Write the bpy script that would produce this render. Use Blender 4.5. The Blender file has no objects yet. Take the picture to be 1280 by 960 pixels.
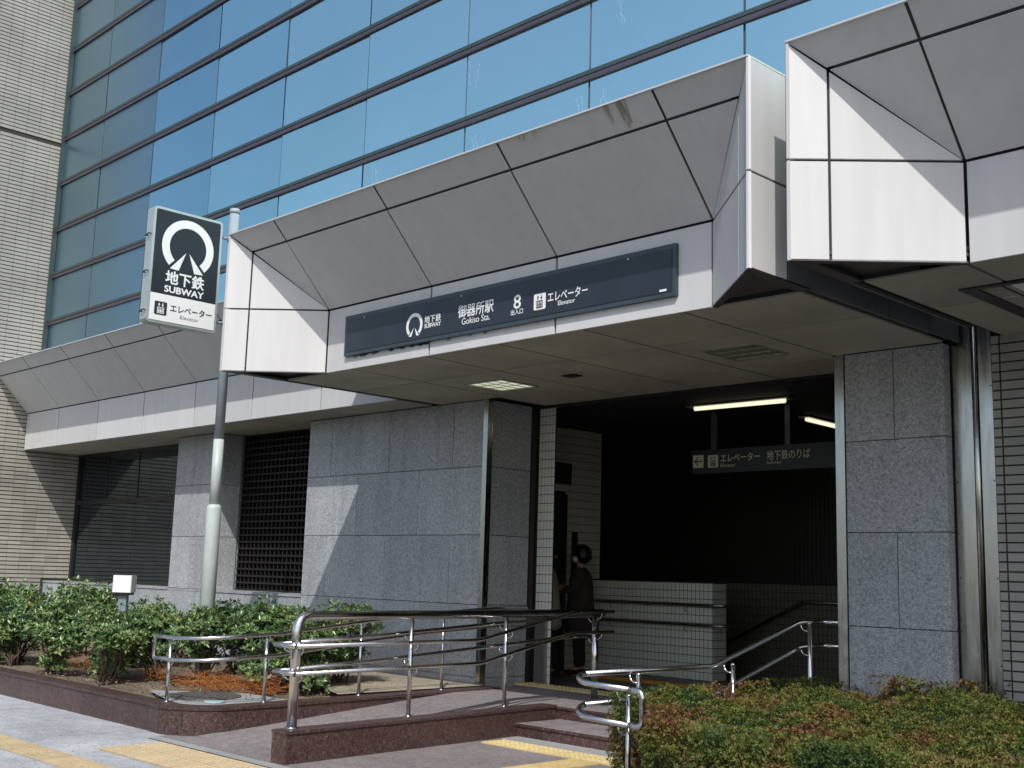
import bpy, math, random
import numpy as np
from mathutils import Vector, Matrix
random.seed(7); rng = np.random.default_rng(7)
S = bpy.context.scene
COL = S.collection

# ---------------------------------------------------------------- camera
def cam_axes(yaw, pitch, roll):
    cy, sy, cp, sp = math.cos(yaw), math.sin(yaw), math.cos(pitch), math.sin(pitch)
    f = Vector((sy*cp, cy*cp, sp)); r = Vector((cy, -sy, 0)); u = r.cross(f)
    cr, sr = math.cos(roll), math.sin(roll)
    return f, cr*r + sr*u, -sr*r + cr*u
f_, r_, u_ = cam_axes(-0.795691, 0.1626189, 0.029808)
cd = bpy.data.cameras.new('camera'); cam = bpy.data.objects.new('camera', cd); COL.objects.link(cam)
M = Matrix.Identity(4)
for i in range(3):
    M[i][0], M[i][1], M[i][2] = r_[i], u_[i], -f_[i]
M[0][3], M[1][3], M[2][3] = 0, 0, 1.5
cam.matrix_world = M
cd.sensor_width = 36; cd.lens = 1463.82/1280*36; cd.clip_start = 0.05; cd.clip_end = 3000
S.camera = cam

# ---------------------------------------------------------------- sky, sun, exposure
SUN = Vector((0.597, -0.646, 1.0)).normalized()          # direction towards the sun
w = bpy.data.worlds.new('World'); S.world = w; w.use_nodes = True
nt = w.node_tree; bg = nt.nodes['Background']
sky = nt.nodes.new('ShaderNodeTexSky'); sky.sky_type = 'NISHITA'; sky.sun_disc = False
sky.sun_elevation = math.asin(SUN.z); sky.sun_rotation = math.atan2(SUN.x, SUN.y)
sky.altitude = 50; sky.air_density = 1.0; sky.dust_density = 2.2; sky.ozone_density = 1.0
nt.links.new(sky.outputs[0], bg.inputs[0]); bg.inputs[1].default_value = 0.15
sd = bpy.data.lights.new('sun', 'SUN'); sd.energy = 3.4; sd.angle = math.radians(0.5); sd.color = (1, .975, .935)
so = bpy.data.objects.new('sun', sd); COL.objects.link(so)
so.rotation_euler = SUN.to_track_quat('Z', 'Y').to_euler(); so.location = (20, -20, 40)
S.view_settings.view_transform = 'Standard'; S.view_settings.look = 'None'
S.view_settings.exposure = 0.08; S.view_settings.gamma = 1
S.cycles.max_bounces = 8; S.cycles.diffuse_bounces = 4; S.cycles.glossy_bounces = 4

# ---------------------------------------------------------------- materials
def new_mat(name):
    m = bpy.data.materials.new(name); m.use_nodes = True
    return m, m.node_tree, m.node_tree.nodes['Principled BSDF']
def ramp(nt, stops, inp):
    r = nt.nodes.new('ShaderNodeValToRGB'); e = r.color_ramp.elements
    while len(e) < len(stops): e.new(0.5)
    for k, (p, c) in enumerate(stops):
        e[k].position = p; e[k].color = (c[0], c[1], c[2], 1)
    nt.links.new(inp, r.inputs[0]); return r.outputs[0]
def noise(nt, scale, detail=2, rough=.5, vec=None, dist=0):
    n = nt.nodes.new('ShaderNodeTexNoise'); n.inputs['Scale'].default_value = scale
    n.inputs['Detail'].default_value = detail; n.inputs['Roughness'].default_value = rough
    n.inputs['Distortion'].default_value = dist
    if vec: nt.links.new(vec, n.inputs['Vector'])
    return n.outputs['Fac']
def pos(nt, scale=(1, 1, 1)):
    g = nt.nodes.new('ShaderNodeNewGeometry'); m = nt.nodes.new('ShaderNodeMapping')
    m.inputs['Scale'].default_value = scale; nt.links.new(g.outputs['Position'], m.inputs[0]); return m.outputs[0]
def mixc(nt, a, b, fac, mode='MIX'):
    m = nt.nodes.new('ShaderNodeMix'); m.data_type = 'RGBA'; m.blend_type = mode
    for s, v in ((m.inputs[0], fac), (m.inputs[6], a), (m.inputs[7], b)):
        if hasattr(v, 'is_linked'): nt.links.new(v, s)
        elif isinstance(v, (int, float)): s.default_value = v
        else: s.default_value = (*v, 1)
    return m.outputs[2]
def mapr(nt, v, a, b, c, d):
    m = nt.nodes.new('ShaderNodeMapRange'); nt.links.new(v, m.inputs[0])
    for i, x in enumerate((a, b, c, d)): m.inputs[i+1].default_value = x
    return m.outputs[0]
def bump(nt, b, h, strength, dist=.01):
    n = nt.nodes.new('ShaderNodeBump'); n.inputs['Strength'].default_value = strength
    n.inputs['Distance'].default_value = dist
    nt.links.new(h, n.inputs['Height']); nt.links.new(n.outputs[0], b.inputs['Normal'])
def objrand(nt):
    return nt.nodes.new('ShaderNodeObjectInfo').outputs['Random']
def speckled(name, stops, s1=75, s2=30, rough=.55, var=.12, stain=.25, spec=.4):
    m, nt, b = new_mat(name); p = pos(nt)
    a = noise(nt, s1, 3, .75, p); c = noise(nt, s2, 2, .6, p)
    mx = nt.nodes.new('ShaderNodeMath'); mx.operation = 'MULTIPLY_ADD'
    nt.links.new(c, mx.inputs[0]); mx.inputs[1].default_value = .35; nt.links.new(a, mx.inputs[2])
    col = ramp(nt, stops, mapr(nt, mx.outputs[0], .45, .93, 0, 1))
    v = mapr(nt, objrand(nt), 0, 1, 1-var, 1+var*.5)
    big = mapr(nt, noise(nt, .9, 4, .6, p), .3, .75, 1-stain*.5, 1+stain*.35)
    k = nt.nodes.new('ShaderNodeMath'); k.operation = 'MULTIPLY'
    nt.links.new(v, k.inputs[0]); nt.links.new(big, k.inputs[1])
    if 'granite' in name:                                   # faint vertical water stains
        st_ = mapr(nt, noise(nt, 1.3, 4, .6, pos(nt, (4, 4, .35))), .48, .72, 1.0, .84)
        k2 = nt.nodes.new('ShaderNodeMath'); k2.operation = 'MULTIPLY'; nt.links.new(k.outputs[0], k2.inputs[0]); nt.links.new(st_, k2.inputs[1]); k = k2
    hsv = nt.nodes.new('ShaderNodeHueSaturation'); nt.links.new(col, hsv.inputs['Color'])
    nt.links.new(k.outputs[0], hsv.inputs['Value']); nt.links.new(hsv.outputs[0], b.inputs['Base Color'])
    b.inputs['Roughness'].default_value = rough; b.inputs['Specular IOR Level'].default_value = spec
    bump(nt, b, a, .15, .004)
    return m
def spots(m, dens, r, dark):
    nt = m.node_tree; b = nt.nodes['Principled BSDF']; l = b.inputs['Base Color'].links[0].from_socket
    v = nt.nodes.new('ShaderNodeTexVoronoi'); v.inputs['Scale'].default_value = dens; nt.links.new(pos(nt), v.inputs['Vector'])
    n = noise(nt, 9, 2, .5, pos(nt)); a = nt.nodes.new('ShaderNodeMath'); a.operation = 'MULTIPLY_ADD'
    nt.links.new(n, a.inputs[0]); a.inputs[1].default_value = r*2; nt.links.new(v.outputs['Distance'], a.inputs[2])
    k = mapr(nt, a.outputs[0], r*1.6, r*2.2, dark, 0)
    nt.links.new(mixc(nt, l, (.06, .06, .06), k), b.inputs['Base Color'])
def plain(name, col, rough=.5, metal=0, var=0, nscale=0, namp=.1, spec=.5, streak=False, bmp=0):
    m, nt, b = new_mat(name); p = pos(nt, (1, 1, .12) if streak else (1, 1, 1))
    out = None
    if nscale or var:
        base = mixc(nt, col, col, 0.)
        hsv = nt.nodes.new('ShaderNodeHueSaturation'); hsv.inputs['Color'].default_value = (*col, 1)
        val = None
        if nscale:
            n1 = noise(nt, nscale, 5, .65, p); val = mapr(nt, n1, .25, .75, 1-namp, 1+namp)
            if bmp: bump(nt, b, n1, bmp, .01)
        if var:
            v = mapr(nt, objrand(nt), 0, 1, 1-var, 1+var)
            if val is None: val = v
            else:
                k = nt.nodes.new('ShaderNodeMath'); k.operation = 'MULTIPLY'
                nt.links.new(v, k.inputs[0]); nt.links.new(val, k.inputs[1]); val = k.outputs[0]
        nt.links.new(val, hsv.inputs['Value']); nt.links.new(hsv.outputs[0], b.inputs['Base Color'])
    else:
        b.inputs['Base Color'].default_value = (*col, 1)
    b.inputs['Roughness'].default_value = rough; b.inputs['Metallic'].default_value = metal
    b.inputs['Specular IOR Level'].default_value = spec
    return m
MT = {}
MT['granite'] = speckled('grey_granite', [(0, (.06, .068, .076)), (.3, (.24, .26, .275)), (.55, (.43, .455, .47)), (.8, (.58, .60, .61)), (1, (.76, .77, .77))], 95, 34, .42, .12, .25)
MT['red_granite'] = speckled('red_brown_granite', [(0, (.012, .008, .009)), (.4, (.06, .034, .032)), (.7, (.125, .075, .068)), (.9, (.2, .13, .12)), (1, (.38, .30, .28))], 80, 30, .38, .14, .5)
MT['red_flamed'] = speckled('flamed_brown_granite', [(0, (.13, .115, .118)), (.5, (.23, .205, .205)), (1, (.38, .35, .345))], 60, 14, .75, .08, .35, .2)
MT['pavement'] = speckled('pale_concrete_pavement', [(0, (.22, .23, .245)), (.5, (.38, .395, .41)), (1, (.55, .56, .57))], 45, 7, .85, 0, .55, .2)
MT['kerb_strip'] = speckled('grey_stone_strip', [(0, (.2, .21, .21)), (.5, (.31, .32, .315)), (1, (.42, .42, .41))], 60, 12, .8, .05, .3, .2)
spots(MT['pavement'], 3.5, .07, .55); spots(MT['red_flamed'], 2.6, .06, .5); spots(MT['kerb_strip'], 5, .07, .4)
MT['asphalt'] = speckled('asphalt', [(0, (.03, .03, .032)), (.6, (.06, .06, .062)), (1, (.12, .12, .12))], 50, 8, .9, 0, .3, .2)
MT['soil'] = speckled('dry_soil', [(0, (.07, .055, .04)), (.5, (.19, .155, .115)), (1, (.34, .29, .22))], 30, 6, .95, 0, .7, .1)
MT['sand'] = speckled('dry_sandy_soil', [(0, (.2, .17, .13)), (.5, (.33, .29, .225)), (1, (.45, .4, .32))], 30, 5, .95, 0, .5, .1)
# painted aluminium panels: off white, fine vertical grime, rusty runs near the top edge
def alu():
    m, nt, b = new_mat('silver_white_aluminium_panel')
    p = pos(nt, (5, 5, .6)); q = pos(nt)
    s = noise(nt, 1.6, 3, .5, p); g = noise(nt, .7, 3, .5, q); f = noise(nt, 160, 2, .5, q)
    c = ramp(nt, [(.3, (.585, .582, .578)), (.7, (.63, .628, .625))], s)
    c = mixc(nt, c, (.9, .895, .885), mapr(nt, g, .35, .7, 0, .5), 'MULTIPLY')
    c = mixc(nt, c, (.6, .6, .6), mapr(nt, f, .4, .6, 0, .06), 'MULTIPLY')
    v = mapr(nt, objrand(nt), 0, 1, .96, 1.03)
    h = nt.nodes.new('ShaderNodeHueSaturation'); nt.links.new(c, h.inputs['Color']); nt.links.new(v, h.inputs['Value'])
    nt.links.new(h.outputs[0], b.inputs['Base Color'])
    b.inputs['Metallic'].default_value = .05
    b.inputs['Roughness'].default_value = .5; b.inputs['Specular IOR Level'].default_value = .25
    return m
MT['alu'] = alu()
MT['alu_shade'] = plain('dark_grey_metal_panel', (.13, .135, .14), .45, .2, nscale=2, namp=.15)  # darker metal for the side panels behind the front one
MT['joint'] = plain('dark_joint_sealant', (.022, .022, .026), .7)
MT['brown_void'] = plain('dark_brown_metal', (.06, .052, .047), .55, nscale=3, namp=.2)
MT['cap'] = plain('bright_edge_trim', (.62, .64, .62), .3, .3)
MT['soffit'] = plain('beige_soffit_panel', (.35, .33, .27), .6, var=.05, nscale=1.2, namp=.22)
MT['tile_beige'] = plain('beige_glazed_tile', (.355, .34, .30), .45, var=.12, nscale=.9, namp=.2)
MT['tile_grey'] = plain('grey_beige_tile', (.31, .31, .275), .4, var=.08, nscale=1, namp=.16)
MT['grout'] = plain('dark_tile_joint', (.05, .045, .036), .9)
MT['tile_white'] = plain('white_wall_tile', (.58, .60, .54), .25, nscale=3, namp=.08)
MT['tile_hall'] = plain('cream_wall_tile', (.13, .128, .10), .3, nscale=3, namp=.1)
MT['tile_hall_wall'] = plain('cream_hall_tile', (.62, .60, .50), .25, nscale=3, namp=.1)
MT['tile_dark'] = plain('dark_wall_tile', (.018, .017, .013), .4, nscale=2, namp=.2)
MT['grout2'] = plain('black_grout', (.02, .02, .017), .9)
MT['dark_int'] = plain('dark_interior_paint', (.012, .012, .013), .7)
MT['frame_dark'] = plain('dark_bronze_frame', (.035, .03, .03), .4, .5)
MT['mullion_a'] = plain('green_grey_mullion', (.065, .095, .09), .35, .4, nscale=4, namp=.1)
MT['mullion_b'] = plain('purple_grey_mullion', (.085, .075, .095), .35, .3, nscale=4, namp=.1)
MT['black'] = plain('black_gap', (.006, .006, .008), .6)
MT['sealant_light'] = plain('grey_glass_joint', (.05, .07, .085), .5)
MT['cobweb'] = plain('pale_cobweb', (.42, .50, .55), .8)
def steel(name, col, rough, sc=(1, 1, 1), ns=30, spread=.12):
    m, nt, b = new_mat(name); n = noise(nt, ns, 4, .6, pos(nt, sc))
    nt.links.new(mapr(nt, n, .3, .7, rough-spread*.5, rough+spread), b.inputs['Roughness'])
    nt.links.new(ramp(nt, [(.3, tuple(x*.86 for x in col)), (.7, col)], n), b.inputs['Base Color'])
    b.inputs['Metallic'].default_value = 1; return m
MT['steel'] = steel('brushed_stainless', (.56, .55, .53), .2, (1, 1, .1))
MT['rail'] = steel('polished_stainless', (.70, .685, .67), .16)
MT['steel_dark'] = steel('dark_stainless', (.36, .35, .33), .3, (1, 1, .1))
def glass_mirror(name, c0, c1, rough=.05):
    m, nt, b = new_mat(name); q = pos(nt)
    g = noise(nt, .35, 3, .5, q)
    c = ramp(nt, [(.3, c0), (.7, c1)], g)
    v = mapr(nt, objrand(nt), 0, 1, .95, 1.04)
    h = nt.nodes.new('ShaderNodeHueSaturation'); nt.links.new(c, h.inputs['Color']); nt.links.new(v, h.inputs['Value'])
    nt.links.new(h.outputs[0], b.inputs['Base Color'])
    b.inputs['Metallic'].default_value = 1; b.inputs['Roughness'].default_value = rough
    bump(nt, b, noise(nt, .9, 3, .5, q), .25, .03)
    return m
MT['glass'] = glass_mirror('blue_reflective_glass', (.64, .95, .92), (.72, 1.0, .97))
MT['glass_dim'] = glass_mirror('dark_teal_reflective_glass', (.26, .42, .52), (.30, .46, .56), .38)  # darker glass copies: the reflection's fade to the left painted into the tint
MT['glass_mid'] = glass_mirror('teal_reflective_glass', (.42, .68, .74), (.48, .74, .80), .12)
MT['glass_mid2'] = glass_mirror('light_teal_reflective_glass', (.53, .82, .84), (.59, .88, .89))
def dark_glass():
    m, nt, b = new_mat('dark_tinted_window')
    b.inputs['Base Color'].default_value = (.006, .011, .014, 1); b.inputs['Roughness'].default_value = .04
    b.inputs['IOR'].default_value = 1.52; b.inputs['Specular Tint'].default_value = (.62, .88, .95, 1)
    bump(nt, b, noise(nt, 2, 2, .5, pos(nt)), .1, .01); return m
MT['window'] = dark_glass()
MT['sign_navy'] = plain('navy_sign_face', (.02, .026, .036), .3, nscale=2.5, namp=.25, streak=True)
MT['sign_frame'] = plain('dark_slate_sign_frame', (.06, .08, .09), .35, .4, nscale=5, namp=.2)
MT['sign_black'] = plain('charcoal_sign_face', (.022, .027, .036), .35, spec=.3)
MT['sign_dim'] = plain('near_black_sign_box', (.014, .018, .026), .4)
MT['white'] = plain('white_sign_paint', (.80, .80, .80), .4)
MT['white_dim'] = plain('cream_sign_paint', (.55, .55, .42), .5)
MT['ink'] = plain('black_sign_ink', (.02, .02, .022), .5)
MT['grey_ink'] = plain('grey_sign_ink', (.22, .22, .22), .5)
MT['box_alu'] = plain('pale_green_aluminium_frame', (.50, .54, .53), .35, .5, nscale=6, namp=.08)
MT['pole_up'] = plain('blue_grey_painted_pole', (.30, .35, .39), .4, nscale=5, namp=.1)
MT['pole_low'] = plain('pale_green_grey_painted_pole', (.46, .51, .49), .45, nscale=5, namp=.1)
MT['lamp_white'] = plain('white_acrylic', (.82, .82, .82), .35)
MT['lamp_post'] = plain('blue_grey_post', (.2, .26, .3), .45)
MT['yellow'] = plain('yellow_tactile', (.58, .46, .22), .7, var=.07, nscale=9, namp=.16)
MT['ochre'] = plain('faded_ochre_tactile', (.46, .365, .215), .8, var=.07, nscale=9, namp=.16)
MT['orange_tac'] = plain('orange_tactile', (.45, .22, .02), .7, var=.05, nscale=9, namp=.1)
MT['floor_in'] = plain('dark_station_floor', (.10, .09, .075), .45, nscale=4, namp=.2)
MT['iron'] = plain('cast_iron', (.11, .1, .095), .65, .2, nscale=30, namp=.3)
MT['blue_grey'] = plain('pale_blue_lid', (.3, .42, .42), .6)
MT['orange_rust'] = plain('dry_orange_frond', (.42, .15, .035), .8, nscale=20, namp=.4)
MT['twig'] = plain('brown_twig', (.09, .06, .045), .9, nscale=20, namp=.3)
def leafmat(name, cols, scale, rough=.4, amt=.42):
    m, nt, b = new_mat(name)
    a = nt.nodes.new('ShaderNodeAttribute'); a.attribute_name = 'rnd'
    n = noise(nt, scale, 3, .6, pos(nt))
    k = nt.nodes.new('ShaderNodeMath'); k.operation = 'MULTIPLY_ADD'
    nt.links.new(a.outputs['Fac'], k.inputs[0]); k.inputs[1].default_value = amt
    nt.links.new(mapr(nt, n, .36, .64, 0, 1-amt), k.inputs[2])
    nt.links.new(ramp(nt, cols, k.outputs[0]), b.inputs['Base Color'])
    b.inputs['Roughness'].default_value = rough; b.inputs['Specular IOR Level'].default_value = .5 if rough < .5 else .25
    return m
MT['leaf'] = leafmat('glossy_green_leaf', [(0, (.035, .075, .03)), (.3, (.07, .135, .045)), (.6, (.12, .20, .065)), (.82, (.19, .265, .085)), (.93, (.27, .27, .09)), (1, (.28, .11, .06))], 2.5, .33, .6)
MT['leaf_hedge'] = leafmat('azalea_leaf', [(0, (.014, .034, .010)), (.2, (.036, .066, .013)), (.42, (.080, .104, .018)), (.56, (.125, .118, .022)), (.72, (.115, .08, .03)), (.82, (.19, .07, .02)), (.92, (.085, .042, .035)), (1, (.06, .034, .03))], 2.0, .6, .3)
MT['coat'] = plain('dark_brown_wool', (.035, .024, .024), .95)
MT['trousers'] = plain('black_cloth', (.01, .01, .011), .95)
MT['skin'] = plain('skin', (.42, .22, .15), .6)
MT['skin_warm'] = plain('reddish_skin', (.5, .17, .08), .6)
MT['hair'] = plain('black_hair', (.008, .007, .007), .5)
MT['mask'] = plain('white_face_mask', (.65, .68, .75), .8)
MT['beige_coat'] = plain('beige_coat', (.34, .3, .25), .9)
MT['white_cloth'] = plain('pale_collar', (.4, .4, .38), .9)
def emit(name, col, s):
    m, nt, b = new_mat(name); b.inputs['Emission Color'].default_value = (*col, 1)
    b.inputs['Emission Strength'].default_value = s; b.inputs['Base Color'].default_value = (*col, 1); return m
MT['tube'] = emit('fluorescent_tube', (1, .96, .70), .95)
MT['downlamp'] = emit('warm_lamp', (.95, 1, .8), .45)
MT['louvre'] = plain('chrome_louvre', (.5, .5, .42), .3, .7)

# ---------------------------------------------------------------- object helpers
ORG = {}
def link(o, parent=None):
    COL.objects.link(o)
    if parent is not None: o.parent = parent
    return o
def thing(name, label, cat, loc, group=None):
    o = bpy.data.objects.new(name, None); o.empty_display_size = .2
    o.location = loc; COL.objects.link(o); ORG[o.name] = Vector(loc)
    o['label'] = label; o['category'] = cat
    if group: o['group'] = group
    return o
def tag(o, label, cat, group=None):
    o['label'] = label; o['category'] = cat
    if group: o['group'] = group
    return o
def org(p): return ORG.get(p.name, Vector((0, 0, 0))) if p is not None else Vector((0, 0, 0))
class MB:
    def __init__(s): s.v = []; s.f = []; s.mi = []; s.sm = []
    def add(s, vs, fs, mi=0, smooth=False):
        n = len(s.v); s.v += [tuple(v) for v in vs]
        s.f += [tuple(i+n for i in f) for f in fs]; s.mi += [mi]*len(fs); s.sm += [smooth]*len(fs); return s
    def box(s, a, b, mi=0):
        x0, y0, z0 = a; x1, y1, z1 = b
        return s.add([(x0,y0,z0),(x1,y0,z0),(x1,y1,z0),(x0,y1,z0),(x0,y0,z1),(x1,y0,z1),(x1,y1,z1),(x0,y1,z1)],
            [(0,3,2,1),(4,5,6,7),(0,1,5,4),(1,2,6,5),(2,3,7,6),(3,0,4,7)], mi)
    def prism(s, pts, d, mi=0, smooth=False):
        """pts: planar 3D polygon, d: extrusion vector"""
        n = len(pts); d = Vector(d); P = [Vector(p) for p in pts]
        s.add(P + [p+d for p in P], [tuple(range(n))[::-1], tuple(range(n, 2*n))] , mi)
        k = len(s.v)-2*n
        fs = [(k+i, k+(i+1) % n, k+n+(i+1) % n, k+n+i) for i in range(n)]
        s.f += fs; s.mi += [mi]*n; s.sm += [smooth]*n; return s
    def tube(s, path, r, seg=10, mi=0, caps=True, closed=False):
        P = [Vector(p) for p in path]; R = r if isinstance(r, (list, tuple)) else [r]*len(P)
        rings = []; up = None
        for i, p in enumerate(P):
            a = P[i-1] if i else P[0]; b = P[i+1] if i < len(P)-1 else P[-1]
            if closed: a = P[i-1]; b = P[(i+1) % len(P)]
            t = (b-a).normalized()
            if up is None: up = t.orthogonal().normalized()
            else:
                up = up - t*up.dot(t); up.normalize()
            q = t.cross(up)
            rings.append([p + (up*math.cos(2*math.pi*k/seg) + q*math.sin(2*math.pi*k/seg))*R[i] for k in range(seg)])
        vs = [v for rg in rings for v in rg]; fs = []
        n = len(rings)
        for i in range(n if closed else n-1):
            j = (i+1) % n
            for k in range(seg):
                fs.append((i*seg+k, i*seg+(k+1) % seg, j*seg+(k+1) % seg, j*seg+k))
        s.add(vs, fs, mi, True)
        if caps and not closed:
            k0 = len(s.v)-len(vs)
            s.f += [tuple(k0+k for k in range(seg))[::-1], tuple(k0+(n-1)*seg+k for k in range(seg))]
            s.mi += [mi]*2; s.sm += [False]*2
        return s
    def build(s, name, mats, parent=None, at=None):
        me = bpy.data.meshes.new(name); o0 = org(parent) if at is None else Vector(at)
        me.from_pydata([(v[0]-o0.x, v[1]-o0.y, v[2]-o0.z) for v in s.v], [], s.f)
        if not isinstance(mats, (list, tuple)): mats = [mats]
        for m in mats: me.materials.append(MT[m])
        me.polygons.foreach_set('material_index', s.mi); me.polygons.foreach_set('use_smooth', s.sm)
        me.update()
        o = bpy.data.objects.new(name, me); link(o, parent)
        if parent is not None: ORG[o.name] = o0
        elif at is not None: o.location = at
        return o
def struct(o): o['kind'] = 'structure'; return o
def stuff(o): o['kind'] = 'stuff'; return o

def inset2(P, d):
    """shrink polygon P (counter-clockwise) by d[i] along edge i (P[i] to P[i+1])"""
    n = len(P); L = []
    for i in range(n):
        a, b = P[i], P[(i+1) % n]; e = (b-a).normalized(); L.append((a+Vector((-e.y, e.x))*d[i], e))
    out = []
    for i in range(n):
        (p, e), (q, g_) = L[i-1], L[i]; den = e.x*g_.y-e.y*g_.x
        if abs(den) < 1e-6: out.append(q); continue
        t = ((q.x-p.x)*g_.y-(q.y-p.y)*g_.x)/den; out.append(p+e*t)
    return out
def slab(mb, pts, nrm, t=.02, gap=.008, ch=.003, mi=0):
    """a panel: planar polygon pts whose front faces along nrm, thickness t behind it, edges drawn in by gap, chamfered"""
    nrm = Vector(nrm).normalized(); P = [Vector(p) for p in pts]
    ex = (P[1]-P[0]).normalized(); ey = nrm.cross(ex)
    Q = [Vector(((p-P[0]).dot(ex), (p-P[0]).dot(ey))) for p in P]
    n = len(Q); gp = list(gap) if isinstance(gap, (list, tuple)) else [gap]*n
    area = sum(Q[i-1].x*Q[i].y-Q[i].x*Q[i-1].y for i in range(n))
    if area < 0: Q = Q[::-1]; gp = [gp[(n-2-i) % n] for i in range(n)]
    A = inset2(Q, gp); B = inset2(Q, [x+ch for x in gp])
    to3 = lambda q, h: P[0]+ex*q.x+ey*q.y+nrm*h
    vs = [to3(q, 0) for q in B]+[to3(q, -ch) for q in A]+[to3(q, -t) for q in A]
    fs = [tuple(range(n))]
    for i in range(n):
        j = (i+1) % n
        fs += [(i, n+i, n+j, j), (n+i, 2*n+i, 2*n+j, n+j)]
    fs.append(tuple(range(3*n-1, 2*n-1, -1)))
    mb.add(vs, fs, mi); return mb
def panel(name, mat, parent, pts, nrm, **k):
    return slab(MB(), pts, nrm, **k).build(name, mat, parent)
CACHE = {}
def shared(name, key, builder, mat, parent, loc, rotz=0):
    """alike pieces that share mesh data"""
    if key not in CACHE:
        mb = builder(); me = bpy.data.meshes.new(name)
        me.from_pydata(mb.v, [], mb.f); me.materials.append(MT[mat])
        me.polygons.foreach_set('use_smooth', mb.sm); me.update(); CACHE[key] = me
    o = bpy.data.objects.new(name, CACHE[key]); o.location = Vector(loc)-org(parent); o.rotation_euler.z = rotz
    link(o, parent); ORG[o.name] = Vector(loc); return o

def text_obj(name, s, mat, parent, c, u, v, wd, hg, bold=0, depth=.002):
    """flat lettering filling a wd x hg box centred at c, u = reading direction, v = up; bold strokes by layered copies"""
    cu = bpy.data.curves.new(name, 'FONT'); cu.body = s; cu.size = 1; cu.resolution_u = 3
    tmp = bpy.data.objects.new(name, cu); COL.objects.link(tmp)
    bpy.context.view_layer.update()
    me = bpy.data.meshes.new_from_object(tmp.evaluated_get(bpy.context.evaluated_depsgraph_get()))
    bpy.data.objects.remove(tmp); bpy.data.curves.remove(cu)
    co = np.empty(len(me.vertices)*3); me.vertices.foreach_get('co', co); co = co.reshape(-1, 3)
    fs = [tuple(p.vertices) for p in me.polygons]; bpy.data.meshes.remove(me)
    mn, mx = co.min(0), co.max(0); c0 = (mn+mx)/2
    sx = wd/(mx[0]-mn[0]+bold); sy = hg/(mx[1]-mn[1]+bold)
    u = Vector(u).normalized(); v = Vector(v).normalized(); n = u.cross(v); c = Vector(c)
    mb = MB()
    offs = [(0, 0)] if not bold else [(-.5, 0), (.5, 0), (0, .5), (0, -.5), (0, 0)]
    for k, (ox, oy) in enumerate(offs):
        mb.add([c + u*((p[0]-c0[0]+ox*bold)*sx) + v*((p[1]-c0[1]+oy*bold)*sy) + n*(depth+.0003*k) for p in co], fs)
    return mb.build(name, mat, parent)
def flat(mb, c, u, v, polys, sc, h=.002, mi=0):
    """flat marks: polygons in (u,v) units of sc around c, raised h"""
    u = Vector(u); v = Vector(v); n = u.cross(v).normalized(); c = Vector(c)
    for P in polys:
        a = sum(P[i-1][0]*P[i][1]-P[i][0]*P[i-1][1] for i in range(len(P)))
        if a < 0: P = P[::-1]
        mb.add([c+u*(p[0]*sc)+v*(p[1]*sc)+n*h for p in P], [tuple(range(len(P)))], mi)
    return mb
def subway_mark():
    out = []
    a0, a1, N = math.radians(-47), math.radians(227), 40
    for i in range(N):
        t0 = a0+(a1-a0)*i/N; t1 = a0+(a1-a0)*(i+1)/N
        out.append([(math.cos(t0), math.sin(t0)), (math.cos(t1), math.sin(t1)), (.71*math.cos(t1), .71*math.sin(t1)), (.71*math.cos(t0), .71*math.sin(t0))])
    out.append([(-.06, -.18), (-.30, -.86), (-.64, -.84)])
    out.append([(.06, -.18), (.64, -.84), (.30, -.86)])
    return out
def rrect(w, h, r, n=5):
    P = []
    for cx, cy, a in ((w-r, h-r, 0), (-w+r, h-r, 90), (-w+r, -h+r, 180), (w-r, -h+r, 270)):
        for k in range(n+1):
            t = math.radians(a+90*k/n); P.append((cx+r*math.cos(t), cy+r*math.sin(t)))
    return P
def rect(x0, y0, x1, y1): return [(x0, y0), (x1, y0), (x1, y1), (x0, y1)]
def lift_marks():
    """elevator pictogram in a -1..1 box: two arrows over a cabin with three people"""
    out = [[(-.56, .55), (-.12, .55), (-.34, .92)], rect(-.41, .28, -.27, .56),
           [(.12, .62), (.56, .62), (.34, .26)], rect(.27, .6, .41, .92)]
    cab = [rect(-.62, .16, .62, .04), rect(-.62, -.92, .62, -.80), rect(-.62, -.80, -.5, .04), rect(.5, -.80, .62, .04)]
    ppl = []
    for x in (-.3, 0, .3): ppl += [rect(x-.08, -.22, x+.08, -.06), rect(x-.11, -.72, x+.11, -.27)]
    return out+cab+ppl

# ================================================================ SETTING: ground
g = MB(); g.add([(-400,-400,-.13),(400,-400,-.13),(400,400,-.13),(-400,400,-.13)], [(0,1,2,3)])
struct(g.build('ground', 'asphalt'))
g = MB(); g.box((-60, 3.6, -.3), (40, 30, -.006)); struct(g.build('pavement', 'pavement'))
g = MB(); g.box((-60, 3.4, -.3), (40, 3.595, .002)); struct(g.build('pavement_kerb', 'kerb_strip'))
RDIR = Vector((-.077, .997, 0)).normalized()
# forecourt paving in front of the steps and ramp: brown granite, with a pale strip at its edge
g = MB(); g.add([(-9.9,5.4,-.002),(-4.9,5.4,-.002),(-4.9,8.3,-.002),(-9.9,8.3,-.002)], [(0,1,2,3)])
struct(g.build('forecourt', 'red_flamed'))
g = MB(); g.add([(-9.85,5.27,.002),(-4.9,5.27,.002),(-4.9,5.39,.002),(-9.85,5.39,.002)], [(0,1,2,3)])
struct(g.build('stone_strip', 'kerb_strip'))
g = MB(); g.add([(-8.1,7.9,.002),(-4.9,7.9,.002),(-4.9,8.175,.002),(-8.1,8.175,.002)], [(0,1,2,3)])
struct(g.build('stone_strip_by_steps', 'kerb_strip'))
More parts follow.
